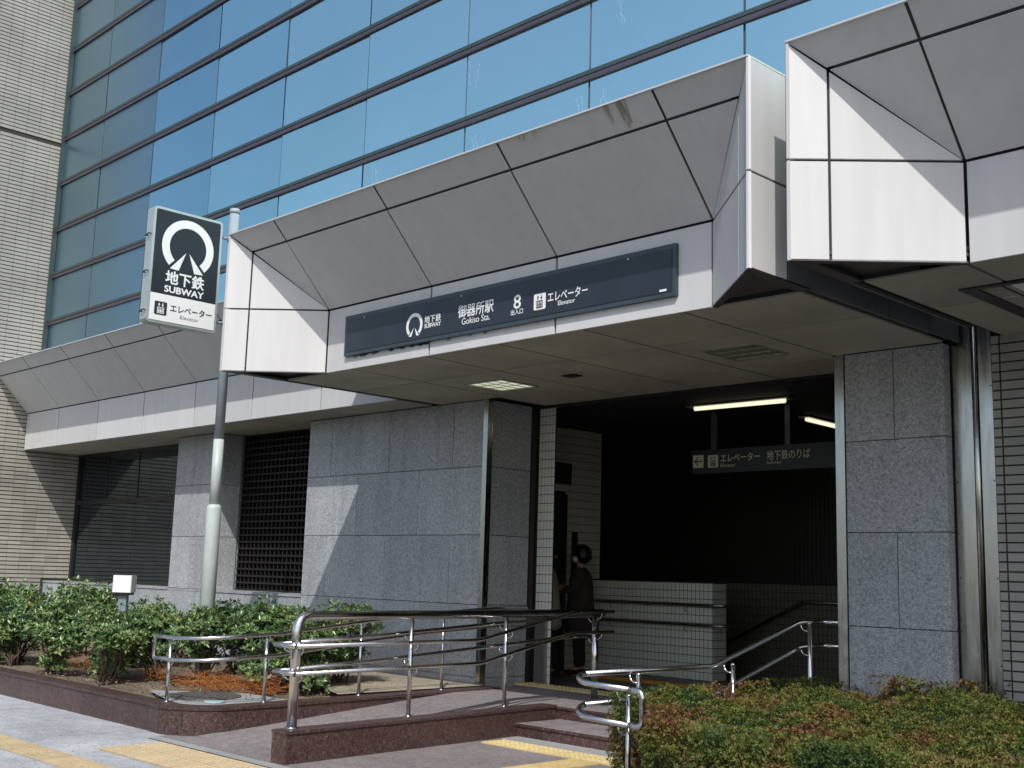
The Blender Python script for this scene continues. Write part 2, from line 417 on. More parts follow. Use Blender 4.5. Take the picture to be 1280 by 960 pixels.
# landing, and station floor beyond the entrance
g = MB(); g.box((-9.9, 8.84, -.2), (-4.6, 10.42, .233)); struct(g.build('landing', 'red_flamed'))
g = MB(); g.box((-14, 10.43, -.2), (-2.5, 13.2, .229)); struct(g.build('station_floor', 'floor_in'))
# ramp
g = MB()
g.add([(-9.62,5.42,.0),(-8.05,5.42,.0),(-8.28,8.84,.2335),(-9.78,8.84,.2335),(-9.62,5.42,-.2),(-8.05,5.42,-.2),(-8.28,8.84,-.2),(-9.78,8.84,-.2)],
      [(0,1,2,3),(7,6,5,4),(0,4,5,1),(1,5,6,2),(2,6,7,3),(3,7,4,0)])
struct(g.build('ramp', 'red_flamed'))

# steps (two granite steps right of the ramp)
st = thing('granite_steps', 'two low red brown granite steps in front of the station entrance', 'steps', (-6.6, 8.5, 0))
def stepstone(x0, x1, y0, y1, z0, z1, gap=.003):
    m = MB()
    m.box((x0+gap, y0+.012, z0), (x1-gap, y1, z1-.028)); m.box((x0+gap, y0, z1-.026), (x1-gap, y1, z1), 1)
    m.mi = [0]*6+[0, 1, 0, 0, 0, 0]
    return m.build('step_stone', ['red_granite', 'red_flamed'], st)
xs = [-8.165, -7.83, -6.93, -6.03, -5.68]
for a, b in zip(xs, xs[1:]): stepstone(a, b, 8.18, 8.80, -.02, .1176)
xs = [-8.25, -7.55, -6.65, -5.68]
for a, b in zip(xs, xs[1:]): stepstone(a, b, 8.803, 9.3, -.02, .2355)

# swept kerb stones
def sweep(pts, s0, s1, w0, w1, z0, z1, mb, mi=0):
    """rectangular profile between offsets w0..w1 (left of travel) along polyline part s0..s1"""
    P = [Vector((p[0], p[1], 0)) for p in pts]; L = [0]
    for a, b in zip(P, P[1:]): L.append(L[-1]+(b-a).length)
    def at(s):
        s = min(max(s, 0), L[-1]-1e-6)
        for i in range(len(P)-1):
            if L[i] <= s <= L[i+1]:
                t = (s-L[i])/(L[i+1]-L[i]); return P[i].lerp(P[i+1], t), i
    ss = [s0]+[l for l in L if s0+.01 < l < s1-.01]+[s1]
    rings = []
    for s in ss:
        p, i = at(s)
        eps = .03; a, _ = at(s-eps); b, _ = at(s+eps)
        t = (b-a).normalized(); n = Vector((-t.y, t.x, 0))
        A = p+n*w0; B = p+n*w1
        rings.append([Vector((A.x,A.y,z0)), Vector((B.x,B.y,z0)), Vector((B.x,B.y,z1)), Vector((A.x,A.y,z1))])
    vs = [v for r in rings for v in r]; fs = [(3,2,1,0)]
    for i in range(len(rings)-1):
        for k in range(4):
            fs.append((i*4+k, i*4+(k+1) % 4, i*4+4+(k+1) % 4, i*4+4+k))
    n = (len(rings)-1)*4; fs.append((n, n+1, n+2, n+3))
    mb.add(vs, fs, mi)
def arc(cx, cy, r, a0, a1, n):
    return [(cx+r*math.cos(math.radians(a0+(a1-a0)*k/n)), cy+r*math.sin(math.radians(a0+(a1-a0)*k/n))) for k in range(n+1)]
KP = [(-19.5, 5.62), (-14, 5.56), (-10.3, 5.50)]+arc(-10.1, 5.98, .51, -95, -2, 12)[1:]+[(-9.60, 6.4), (-9.69, 7.5), (-9.76, 8.6), (-9.81, 9.56)]
kb = thing('planter_kerb', 'polished red brown granite kerb curving round the left shrub bed', 'kerb', (-11, 5.6, 0))
tot = sum(math.dist(a, b) for a, b in zip(KP, KP[1:]))
js = [0, 1.5, 3.0, 4.5, 6.0, 7.75, 9.28, 9.72, 10.13, 10.6, 11.6, 12.6, tot]
for a, b in zip(js, js[1:]):
    m = MB(); sweep(KP, a+.002, b-.002, .012, .20, -.1, .218, m); sweep(KP, a+.002, b-.002, 0, .22, .222, .25, m)
    m.build('kerb_stone', 'red_granite', kb)
m = MB(); sweep(KP, .1, tot-.05, .02, .19, -.1, .235, m); m.build('kerb_core', 'joint', kb)
# ramp wall carrying the middle handrail
RW0 = Vector((-7.93, 5.43, 0)); RW1 = Vector((-8.20, 8.80, 0))
rw = thing('ramp_wall', 'low red brown granite wall between ramp and steps', 'low wall', (-8.05, 7, 0))
RP = [(RW0.x, RW0.y), (RW1.x, RW1.y)]; LW = (RW1-RW0).length
for a, b in ((0, 1.62), (1.62, 2.72), (2.72, LW)):
    m = MB(); sweep(RP, a+.002, b-.002, .01, .19, -.1, .222, m); sweep(RP, a+.002, b-.002, 0, .2, .226, .25, m)
    m.build('kerb_stone', 'red_granite', rw)

# planter soil
g = MB(); N = 40
vs = []; fs = []
for i in range(N+1):
    for j in range(N+1):
        x = -20+10.6*i/N; y = 5.72+3.86*j/N
        x = min(x, -9.83)
        z = .2+.025*math.sin(x*3.1)*math.cos(y*4.3)+.01*random.random()+(.03 if y > 8.6 else 0)
        if x > -9.95: z = min(z, .21)
        if y < 5.8: z = .19
        vs.append((x, y, z))
for i in range(N):
    for j in range(N):
        a = i*(N+1)+j; x = vs[a][0]; y = vs[a][1]
        if vs[a+N+1][0]-x < 1e-4: continue
        if x > -10.3 and y < 6.0: continue
        fs.append((a, a+N+1, a+N+2, a+1))
g.add(vs, fs, 0, True); struct(g.build('planter_soil', 'soil'))
g = MB(); g.add([(-11.4,8.0,.262),(-9.95,7.4,.262),(-9.98,9.56,.262),(-12.9,9.56,.262)], [(0,1,2,3)]); struct(g.build('sandy_strip', 'sand'))
g = MB(); cx, cy = -10.27, 5.98
g.add([(-11.35, 6.05, .244), (-10.2, 5.69, .244), (-9.9, 5.78, .244), (-9.8, 6.0, .244), (-9.80, 6.75, .244), (-10.6, 6.75, .244)], [(0,1,2,3,4,5)])
struct(g.build('planter_paving', 'kerb_strip'))
mh = thing('manhole_cover', 'round cast iron manhole cover set beside the left handrail', 'manhole cover', (-10.55, 6.22, .25))
m = MB(); m.tube([(-10.55, 6.22, .245), (-10.55, 6.22, .256)], .36, 36); m.build('rim', 'iron', mh)
m = MB()
for i in range(-7, 8):
    for j in range(-7, 8):
        x, y = i*.045, j*.045
        if x*x+y*y < .33**2 and (i+j) % 2 == 0: m.box((-10.55+x-.014, 6.22+y-.014, .256), (-10.55+x+.014, 6.22+y+.014, .261))
stuff(m.build('tread_pattern', 'iron', mh))
m = MB(); m.tube([(-10.02, 6.02, .246), (-10.02, 6.02, .262)], [.1, .09], 20)
tag(m.build('small_lid', 'blue_grey', at=(-10.02, 6.02, .246)), 'small pale blue round lid beside the manhole cover', 'lid')

# tactile paving
def tac_bars():
    m = MB(); m.box((-.147, -.147, 0), (.147, .147, .012))
    for k in range(4):
        y = -.105+.07*k; m.box((-.13, y-.012, .012), (.13, y+.012, .018))
    return m
def tac_dots():
    m = MB(); m.box((-.147, -.147, 0), (.147, .147, .012))
    for i in range(5):
        for j in range(5):
            x, y = -.116+.058*i, -.116+.058*j
            m.add([(x-.014,y-.014,.012),(x+.014,y-.014,.012),(x+.014,y+.014,.012),(x-.014,y+.014,.012),(x-.008,y-.008,.018),(x+.008,y-.008,.018),(x+.008,y+.008,.018),(x-.008,y+.008,.018)],
                  [(4,5,6,7),(0,1,5,4),(1,2,6,5),(2,3,7,6),(3,0,4,7)])
    return m
t1 = thing('tactile_path', 'faded ochre tactile guide strip running along the pavement at lower left', 'tactile paving', (-12, 4.16, 0))
for k in range(30): shared('tactile_tile', 'tb_o', tac_bars, 'ochre', t1, (-16.5+.3*k, 4.16, -.004))
t2 = thing('tactile_path', 'ochre tactile block strip leading right past the foot of the ramp', 'tactile paving', (-8, 4.94, 0))
for k in range(12):
    for j in range(2): shared('tactile_tile', 'td_o', tac_dots, 'ochre', t2, (-9.33+.3*k, 4.78+.3*j, -.004))
t3 = thing('tactile_path', 'bright yellow warning blocks laid in front of the granite steps', 'tactile paving', (-7, 7.7, 0))
for k in range(8): shared('tactile_tile', 'td_y', tac_dots, 'yellow', t3, (-7.86+.3*k, 7.73, -.004))
t4 = thing('tactile_path', 'yellow ribbed guide strip running towards the steps at bottom centre', 'tactile paving', (-6.7, 6.8, 0))
for k in range(6): shared('tactile_tile', 'tb_y', tac_bars, 'yellow', t4, (-6.71, 7.42-.3*k, -.004), math.pi/2)
t5 = thing('tactile_path', 'yellow warning blocks across the landing at the entrance threshold', 'tactile paving', (-9, 10.2, .23))
for k in range(14): shared('tactile_tile', 'td_y', tac_dots, 'yellow', t5, (-9.98+.3*k, 10.24, .232))
t6 = thing('tactile_path', 'dark orange tactile strip on the station floor inside the entrance', 'tactile paving', (-9, 11.9, .23))
for k in range(17): shared('tactile_tile', 'tb_i', tac_bars, 'orange_tac', t6, (-10.9+.3*k, 11.95, .228))
for k in range(3): shared('tactile_tile', 'tb_i', tac_bars, 'orange_tac', t6, (-7.0, 11.65-.3*k, .228), math.pi/2)

# ================================================================ glass curtain wall
GY = 9.195
gw = thing('glass_facade', 'large blue mirrored glass facade with dark horizontal mullions above the canopies', 'glass facade', (-10, GY, 5))
GX = [-22.4, -20.65, -18.59, -16.53, -14.47, -12.41, -10.355, -8.295, -6.235, -4.175, -2.115, -.055, 2.0]
GZ = [5.155+.945*k for k in range(0, 12)]
for i in range(len(GX)-1):
    for k in range(len(GZ)-1):
        x0, x1, z0, z1 = GX[i], GX[i+1], GZ[k]+.05, GZ[k+1]-.05
        a, b = random.uniform(-.006, .006), random.uniform(-.004, .004)
        pts = [(x0, GY+a, z0), (x1, GY-a, z0), (x1, GY-a+b, z1), (x0, GY+a+b, z1)]
        m = MB(); slab(m, pts, Vector(pts[1])-Vector(pts[0]) and (Vector(pts[1])-Vector(pts[0])).cross(Vector(pts[3])-Vector(pts[0])), t=.012, gap=.014, ch=.0001)
        m.build('glass_pane', 'glass_dim' if i < 2 else 'glass_mid' if i == 2 else 'glass_mid2' if i == 3 else 'glass', gw)  # left columns get the tints with the painted reflection fade
m = MB(); m.box((-22.4, GY+.014, 5.0), (2.0, GY+.1, 16)); m.build('joint_backing', 'sealant_light', gw)
for z in GZ[1:]:
    m = MB(); m.box((-22.39, GY-.034, z+.008), (2.0, GY+.013, z+.056)); m.build('mullion', 'mullion_a', gw)
    m = MB(); m.box((-22.39, GY-.016, z-.004), (2.0, GY+.0125, z+.0075)); m.build('mullion_groove', 'black', gw)
    m = MB(); m.box((-22.39, GY-.034, z-.056), (2.0, GY+.013, z-.005)); m.build('mullion', 'mullion_b', gw)
# cobwebs hanging on the glass
m = MB()
for cx, cz, n in ((-12.15, 6.9, 3), (-12.2, 6.3, 3), (-10.1, 6.75, 3), (-8.5, 6.75, 2), (-8.1, 6.8, 2), (-7.9, 7.9, 2), (-10.2, 7.8, 2), (-8.7, 6.3, 2), (-6.4, 6.9, 1)):
    for q in range(n):
        x = cx+random.uniform(-.12, .12); z = cz+random.uniform(-.1, .1); P = []
        for k in range(9):
            P.append((x, GY-.004, z)); x += random.uniform(-.02, .03); z -= random.uniform(.02, .07)
        m.tube(P, .0011, 3)
stuff(m.build('cobweb', 'cobweb', gw))

# building mass behind the facades (keeps the sun out)
m = MB(); m.box((-22.4, GY+.11, 4.9), (2.6, 22, 16.05)); m.box((-22.4, 10.6, 3.62), (-10.25, 22, 4.9)); m.box((-10.25, 10.6, 3.75), (2.6, 22, 4.9))
struct(m.build('building_core', 'dark_int'))

# ================================================================ tiled walls
def tile_row(mb_far, parent, boxes, name, mat, maxn, joined='far_tiles'):
    """boxes sorted nearest first; share mesh data for the first maxn, join the others"""
    for k, (a, b) in enumerate(boxes):
        if k < maxn:
            d = tuple(round(b[i]-a[i], 4) for i in range(3))
            shared(name, (name, mat, d), (lambda d=d: MB().box((0, 0, 0), d)), mat, parent, a)
        else: mb_far.box(a, b)
    if mb_far.v: stuff(mb_far.build(joined, mat, parent))
CP = .0765; TL = .245
lw = thing('tiled_wing_wall', 'tall wing wall of thin beige horizontal tiles at the left edge', 'tiled wall', (-22.4, 8.5, 0))
m = MB(); m.box((-23.2, 6.4, -.1), (-22.402, 10.7, 5.03)); m.box((-23.2, 7.5, 5.035), (-22.402, 10.7, 16.0)); m.build('wall_backing', 'grout', lw)
B = []
for k in range(int(14.8/CP)):
    z = 1.195+k*CP
    if abs(z+CP-9.66) < .06 and z < 9.66: pass
    y1 = 10.10 if z < 5.0 else GY-.004
    j = 0; y = y1-.04
    ye = 6.42 if z < 5.0 else 7.52
    while y > ye+.03:
        y0 = max(y-TL, ye)
        B.append(((-22.402, y0+.003, z+.012), (-22.385+random.choice((0, .001, -.001)), y-.003, z+CP-.006)))
        y = y0
B = [b for b in B if not (9.71 < b[0][2]+.02 < 9.775)]
Z0 = [b for b in B if b[0][2] < 1.2+.01]
# courses below the ledge line
for k in range(1, 14):
    z = 1.195-k*CP; y = 9.52
    while y > 6.45:
        y0 = max(y-TL, 6.42); B.append(((-22.402, y0+.003, z+.012), (-22.385, y-.003, z+CP-.006))); y = y0
B.sort(key=lambda b: abs(b[0][2]-2.6)*.5 + abs(b[0][1]-9.0)*1.1)
tile_row(MB(), lw, B, 'tile', 'tile_beige', 295)
m = MB(); m.box((-22.402, 9.11, 5.0), (-22.33, GY-.002, 16)); m.build('corner_trim', 'mullion_a', lw)

rwall = thing('tiled_wall', 'grey beige tiled wall with dark joints at the right edge', 'tiled wall', (-3, 9.62, 0))
m = MB(); m.box((-4.09, 9.635, -.1), (2.4, 10.3, 3.6)); m.build('wall_backing', 'grout', rwall)
B = []
for k in range(44):
    z = .16+k*.0785
    for x0, x1 in ((-4.08, -4.02), (-4.005, -3.76), (-3.745, -3.5), (-3.485, -3.24), (-3.225, -2.98)):
        B.append(((x0, 9.62, z+.008), (x1, 9.636, z+.0785-.006)))
B.sort(key=lambda b: b[0][0]); tile_row(MB(), rwall, B, 'tile', 'tile_grey', 220)

# ================================================================ granite walls
WY = 9.58
def granite_field(parent, x0, x1, y, rows, joints, facing=(0, -1, 0)):
    """rows: list of z edges (top first); joints: list of x joints per row"""
    for r in range(len(rows)-1):
        e = [x0]+[j for j in joints[r] if x0+.05 < j < x1-.05]+[x1]
        for a, b in zip(e, e[1:]):
            panel('granite_panel', 'granite', parent, [(a,y,rows[r+1]),(b,y,rows[r+1]),(b,y,rows[r]),(a,y,rows[r])], facing, t=.03, gap=.0035, ch=.002)
ROWS = [3.598, 2.79, 1.975, 1.155, .32, .0]
gwall = thing('granite_wall', 'speckled grey granite wall between the lattice grille and the entrance', 'granite wall', (-12, WY, 0))
JA = [-13.325, -12.045, -10.785]; JB = [-12.69, -11.41]
granite_field(gwall, -13.86, -10.235, WY, ROWS, [JA, JB, JA, JB, JA])
m = MB(); m.box((-13.855, WY+.028, -.1), (-10.20, 10.39, 3.6)); m.build('wall_core', 'joint', gwall)
# inner jamb of the entrance (faces +x)
for r in range(5):
    panel('granite_panel', 'granite', gwall, [(-10.17, 9.66, ROWS[r+1]), (-10.17, 10.33, ROWS[r+1]), (-10.17, 10.33, ROWS[r]), (-10.17, 9.66, ROWS[r])], (1, 0, 0), t=.028, gap=.0035, ch=.002)
m = MB(); m.box((-10.235, WY-.012, .2), (-10.16, WY+.075, 3.598)); m.build('corner_frame', 'steel', gwall)
m = MB(); m.box((-10.2, 10.335, .2), (-10.150, 10.40, 3.598)); m.build('door_frame', 'frame_dark', gwall)
# left side return of the pier-side reveal
panel('granite_panel', 'granite', gwall, [(-13.865, WY+.005, 1.16), (-13.865, 10.05, 1.16), (-13.865, 10.05, 3.598), (-13.865, WY+.005, 3.598)], (-1, 0, 0), t=.004, gap=.0, ch=.001)

pier = thing('granite_pier', 'narrow grey granite pier between dark window and lattice grille', 'pier', (-17, WY, 1.16))
granite_field(pier, -17.6, -16.40, WY, ROWS[:4], [[-17.02], [], [-17.0]])
for r in range(3):
    panel('granite_panel', 'granite', pier, [(-16.40, WY, ROWS[r+1]), (-16.40, 10.06, ROWS[r+1]), (-16.40, 10.06, ROWS[r]), (-16.40, WY, ROWS[r])], (1, 0, 0), t=.03, gap=.0035, ch=.002)
m = MB(); m.box((-17.595, WY+.028, 1.16), (-16.43, 10.4, 3.6)); m.build('pier_core', 'granite', pier)

low = thing('granite_plinth', 'low grey granite wall with ledge beneath the dark window and grille', 'plinth', (-18, WY, 0))
e = [-22.4, -20.5, -19.2, -17.85, -16.6, -15.3, -13.865]
for a, b in zip(e, e[1:]):
    panel('granite_panel', 'granite', low, [(a,WY,.1),(b,WY,.1),(b,WY,1.12),(a,WY,1.12)], (0,-1,0), t=.03, gap=.0035, ch=.002)
m = MB(); m.box((-22.4, WY+.028, -.1), (-13.867, 10.6, 1.12)); m.build('plinth_core', 'joint', low)
m = MB(); m.box((-17.60, WY-.001, 1.122), (-16.405, WY+.3, 1.153)); m.build('pier_foot', 'granite', low)
for a, b in ((-22.395, -17.605), (-16.395, -13.870)):
    m = MB(); m.box((a, WY-.012, 1.124), (b, 10.14, 1.16)); m.build('ledge', 'granite', low)

colm = thing('granite_column', 'broad grey granite column right of the entrance beside the steel post', 'column', (-4.95, WY, 0))
granite_field(colm, -5.425, -4.48, WY, ROWS, [[-4.948], [], [-4.944], [], [-4.948]])
for r in range(5):
    panel('granite_panel', 'granite', colm, [(-4.48, WY, ROWS[r+1]), (-4.48, 9.70, ROWS[r+1]), (-4.48, 9.70, ROWS[r]), (-4.48, WY, ROWS[r])], (1, 0, 0), t=.02, gap=.0035, ch=.002)
m = MB(); m.box((-5.42, WY+.028, -.1), (-4.505, 10.39, 3.6)); m.build('column_core', 'joint', colm)
m = MB(); m.box((-5.52, WY-.012, .2), (-5.428, WY+.09, 3.598)); m.build('corner_frame', 'steel', colm)
m = MB(); m.box((-5.50, WY+.092, .2), (-5.43, 10.39, 3.598)); m.build('jamb_cladding', 'steel_dark', colm)

sc = thing('steel_column', 'tall stainless steel clad column with bright rounded ridge', 'steel column', (-4.27, 9.7, 0))
m = MB(); m.box((-4.475, 9.725, -.1), (-4.345, 9.76, 4.9)); m.build('steel_panel', 'steel', sc)
m = MB(); m.box((-4.34, 9.69, -.1), (-4.29, 9.76, 4.9)); m.build('steel_panel', 'steel', sc)
m = MB(); m.box((-4.285, 9.70, -.1), (-4.215, 9.76, 4.9)); m.build('recess', 'steel_dark', sc)
m = MB(); m.tube([(-4.25, 9.675, -.1), (-4.25, 9.675, 4.9)], .028, 16); m.build('ridge', 'steel', sc)
m = MB(); m.box((-4.21, 9.655, -.1), (-4.095, 9.76, 4.9)); m.build('steel_panel', 'steel', sc)
for z in (.9, 1.6, 2.4, 3.2):
    for x, y in ((-4.455, 9.722), (-4.11, 9.652)):
        m = MB(); m.tube([(x, y+.004, z), (x, y, z)], .006, 8); m.build('screw', 'frame_dark', sc)

# ================================================================ window and grille
win = thing('dark_window', 'wide dark tinted window recessed left of the granite pier', 'window', (-20, 10.1, 1.16))
m = MB(); m.box((-22.38, 10.13, 1.16), (-17.6, 10.6, 3.6)); m.build('window_backing', 'dark_int', win)
def framebar(a, b): m = MB(); m.box(a, b); return m.build('frame_bar', 'frame_dark', win)
framebar((-22.38, 10.06, 1.165), (-17.605, 10.13, 1.215)); framebar((-22.38, 10.06, 3.54), (-17.605, 10.13, 3.596))
framebar((-22.38, 10.06, 2.62), (-17.605, 10.13, 2.70)); framebar((-22.38, 10.061, 1.215), (-22.3, 10.129, 3.54)); framebar((-17.66, 10.061, 1.215), (-17.606, 10.129, 3.54))
WX = [-22.3, -21.17, -19.93, -17.66]
for k in range(3):
    if k: framebar((WX[k]-.012, 10.09, 2.70), (WX[k]+.012, 10.12, 3.54))
    for z0, z1 in ((2.70, 3.54),):
        panel('window_pane', 'window', win, [(WX[k]+.016,10.1,z0),(WX[k+1]-.016,10.1,z0),(WX[k+1]-.016,10.1,z1),(WX[k]+.016,10.1,z1)], (0,-1,0), t=.01, gap=0, ch=.001)
for x0, x1 in ((-22.3, -20.0), (-19.99, -17.66)):
    panel('window_pane', 'window', win, [(x0,10.1,1.215),(x1,10.1,1.215),(x1,10.1,2.62),(x0,10.1,2.62)], (0,-1,0), t=.01, gap=0, ch=.001)

gr = thing('lattice_grille', 'dark brown square lattice grille recessed in the granite wall', 'grille', (-15, 10.06, 1.16))
m = MB(); m.box((-16.37, 10.2, 1.16), (-13.87, 10.3, 3.6)); m.build('grille_backing', 'black', gr)
MT['lattice'] = plain('dark_brown_lattice', (.017, .013, .012), .6, .3, nscale=12, namp=.25)
for k in range(23):
    x = -16.36+k*.1128; m = MB(); m.box((x-.011, 10.075, 1.165), (x+.011, 10.165, 3.595)); m.build('lattice_bar', 'lattice', gr)
for k in range(24):
    z = 1.175+k*.105; m = MB(); m.box((-16.365, 10.06, z-.013), (-13.875, 10.17, z+.013)); m.build('lattice_bar', 'lattice', gr)

# ================================================================ canopies
ZS = 3.6; ZF = 4.293
def canopy(th, xl, xr, yf, joints, left_flare=True, right_flare=True, yback=GY-.052, left_wall=False):
    """fascia at y=yf between xl and xr; slope rises outward to y=yf-.785; flares at 45 degrees"""
    D = .785; ZT = 5.122; yt = yf-D; ym = yf-.595; zm = 4.936; s = .595/.785
    e = .86                                              # sideways run of a flare
    XL = xl-e if left_flare else xl; XR = xr+e if right_flare else xr
    sn = Vector((0, -(ZT-ZF), -D)).normalized()
    J = [xl]+joints+[xr]
    for a, b in zip(J, J[1:]):                            # fascia
        panel('fascia_panel', 'alu', th, [(a,yf,ZS),(b,yf,ZS),(b,yf,ZF),(a,yf,ZF)], (0,-1,0), t=.02, gap=[.001,.013,.009,.013], ch=.002)
    # slope, two rows, with the outer pieces cut by the flare ridges
    def row(y0, z0, y1, z1, x0l, x0r, x1l, x1r):
        JJ = [None]+J[(0 if left_flare else 1):(len(J) if right_flare else -1)]+[None]
        for a, b in zip(JJ, JJ[1:]):
            al, ar = (x0l, x1l) if a is None else (a, a)
            bl, br = (x0r, x1r) if b is None else (b, b)
            pts = [(al,y0,z0),(bl,y0,z0),(br,y1,z1),(ar,y1,z1)]
            G = .011; z_ = .0005; gp = [G if y0 == yf else G, z_ if b is None else G, G if y1 == ym else z_, z_ if a is None else G]
            if abs(bl-al) < .02: pts = [(bl,y0,z0),(br,y1,z1),(ar,y1,z1)]; gp = [gp[1], gp[2], gp[3]]
            panel('slope_panel', 'alu', th, pts, sn, t=.02, gap=gp, ch=.002)
    xml = xl-e*s if left_flare else xl; xmr = xr+e*s if right_flare else xr
    row(yf, ZF, ym, zm, xl, xr, xml, xmr); row(ym, zm, yt, ZT, xml, xmr, XL, XR)
    # core that shows in the joints
    m = MB(); d = .018
    m.prism([(xl+(.0 if left_flare else .02), yf+d, ZS+.004), (xr-(.0 if right_flare else .02), yf+d, ZS+.004), (xr, yf+d, ZF+d), (xl, yf+d, ZF+d)], (0, .1, 0))
    q = -sn*d
    m.prism([Vector((xl-(-.03 if left_flare else 0),yf,ZF))+q, Vector((xr-(.03 if right_flare else 0),yf,ZF))+q, Vector((XR-(.08 if right_flare else 0),yt,ZT-.01))+q, Vector((XL+(.08 if left_flare else 0),yt,ZT-.01))+q], -sn*.04)
    def flare(x0, sg):
        X1 = x0+sg*e; xm = x0+sg*e*s
        n = Vector((-sg*D, -e, 0)).normalized()
        A = lambda t, z: (x0+sg*e*t, yf-D*t, z)
        zr = lambda t: ZF+(ZT-ZF)*t
        panel('flare_panel', 'alu', th, [A(0,ZS),A(s,ZS),A(s,ZF),A(0,ZF)], n, t=.02, gap=[.001,.009,.009,.009], ch=.002)
        panel('flare_panel', 'alu', th, [A(s,ZS),A(1,ZS),A(1,ZF),A(s,ZF)], n, t=.02, gap=[.001,.0005,.009,.009], ch=.002)
        panel('flare_panel', 'alu', th, [A(0,ZF),A(s,ZF),A(s,zr(s))], n, t=.02, gap=[.009,.009,.0005], ch=.002)
        panel('flare_panel', 'alu', th, [A(s,ZF),A(1,ZF),A(1,zr(1)),A(s,zr(s))], n, t=.02, gap=[.009,.0005,.0005,.009], ch=.002)
        m.prism([Vector(A(0,ZS+.004))-n*d, Vector(A(.93,ZS+.004))-n*d, Vector(A(.93,ZT-.09))-n*d, Vector(A(0,ZF-.02))-n*d], -n*.04)
        # underside: dark recessed triangle with border strips
        mm = MB(); mm.prism([(x0, yf, ZS+.05), (x0+sg*(e-.02), yf-D+.03, ZS+.05), (x0+sg*(e-.02), yf+.06, ZS+.05), (x0, yf+.06, ZS+.05)], (0, 0, .02))
        mm.build('underside_panel', 'brown_void', th)
        mm = MB(); o = Vector((-sg*.0, .0, 0))
        mm.prism([Vector(A(0,ZS)), Vector(A(1,ZS)), Vector(A(1,ZS))+Vector((0,.1,0)), Vector(A(0,ZS))+Vector((0,.07,0))], (0,0,.012))
        mm.prism([(X1, yf-D+.1, ZS), (X1, yf, ZS), (X1-sg*.10, yf, ZS), (X1-sg*.10, yf-D+.2, ZS)], (0,0,.012))
        mm.build('underside_strip', 'brown_void', th)
        # outer side wall
        X = X1; y1 = yt+.48
        for a, b in ((yt, y1), (y1, yt+1.95), (yt+1.95, yback)):
            if b-a < .05: continue
            for z0, z1 in ((ZS, ZF), (ZF, ZT)):
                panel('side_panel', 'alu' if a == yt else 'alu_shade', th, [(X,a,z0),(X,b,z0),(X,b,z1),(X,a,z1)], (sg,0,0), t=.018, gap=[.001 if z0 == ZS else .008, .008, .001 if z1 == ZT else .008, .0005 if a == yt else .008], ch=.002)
        xa, xb = sorted((X-sg*.019, X-sg*.06)); m.box((xa, yt+.1, ZS+.004), (xb, yback, ZT-.01))
    if left_flare: flare(xl, -1)
    if right_flare: flare(xr, 1)
    m.build('canopy_core', 'joint', th)
    m = MB(); m.prism([(XL, yt-.006, ZT), (XR, yt-.006, ZT), (XR, yback, ZT+.02), (XL, yback, ZT+.02)], (0, 0, .014)); m.build('top_sheet', 'cap', th)
    return XL, XR, yt
def soffit(th, xe, ye, skip=()):
    for i in range(len(xe)-1):
        for j in range(len(ye)-1):
            if (i, j) in skip: continue
            panel('soffit_panel', 'soffit', th, [(xe[i],ye[j],ZS),(xe[i+1],ye[j],ZS),(xe[i+1],ye[j+1],ZS),(xe[i],ye[j+1],ZS)], (0,0,-1), t=.015, gap=.014, ch=.002)
YM = 7.275
main = thing('entrance_canopy', 'deep white panelled canopy with sloping front over the station entrance', 'canopy', (-7.8, YM, ZS))
canopy(main, -10.30, -5.236, YM, [-8.60, -6.91])
soffit(main, [-11.06, -9.87, -8.66, -7.64, -6.60, -5.53, -4.46], [YM+.012, 8.28, WY-.003])
soffit(main, [-9.99, -8.66, -7.64, -6.60, -5.545], [WY, 10.38])
m = MB(); m.box((-11.1, YM+.02, ZS+.02), (-4.45, GY+.4, ZS+.05)); m.box((-10.15, GY+.4, ZS+.02), (-5.4, 10.42, ZS+.05)); m.build('soffit_core', 'joint', main)
m = MB(); m.box((-10.15, 10.385, ZS-.03), (-5.5, 10.43, ZS+.03)); m.build('lintel_trim', 'frame_dark', main)

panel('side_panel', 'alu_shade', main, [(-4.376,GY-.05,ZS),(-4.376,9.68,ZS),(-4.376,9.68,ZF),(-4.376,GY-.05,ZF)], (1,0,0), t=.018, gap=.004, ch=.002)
left = thing('left_canopy', 'long low white canopy with grey sloping front over the dark window', 'canopy', (-16.8, 8.965, ZS))
XJ = [-20.95, -19.36, -17.71, -16.07, -14.45, -12.77]
canopy(left, -22.38, -11.19, 8.965, XJ, False, False)
soffit(left, [-22.38, -20.95, -19.36, -17.71, -16.07, -14.45, -12.77, -11.19], [8.98, WY-.003])
soffit(left, [-22.38, -20.0, -17.61], [WY, 10.1]); soffit(left, [-16.39, -15.1, -13.87], [WY, 10.1])
m = MB(); m.box((-22.38, 8.99, ZS+.02), (-11.2, 10.2, ZS+.05)); m.build('soffit_core', 'joint', left)

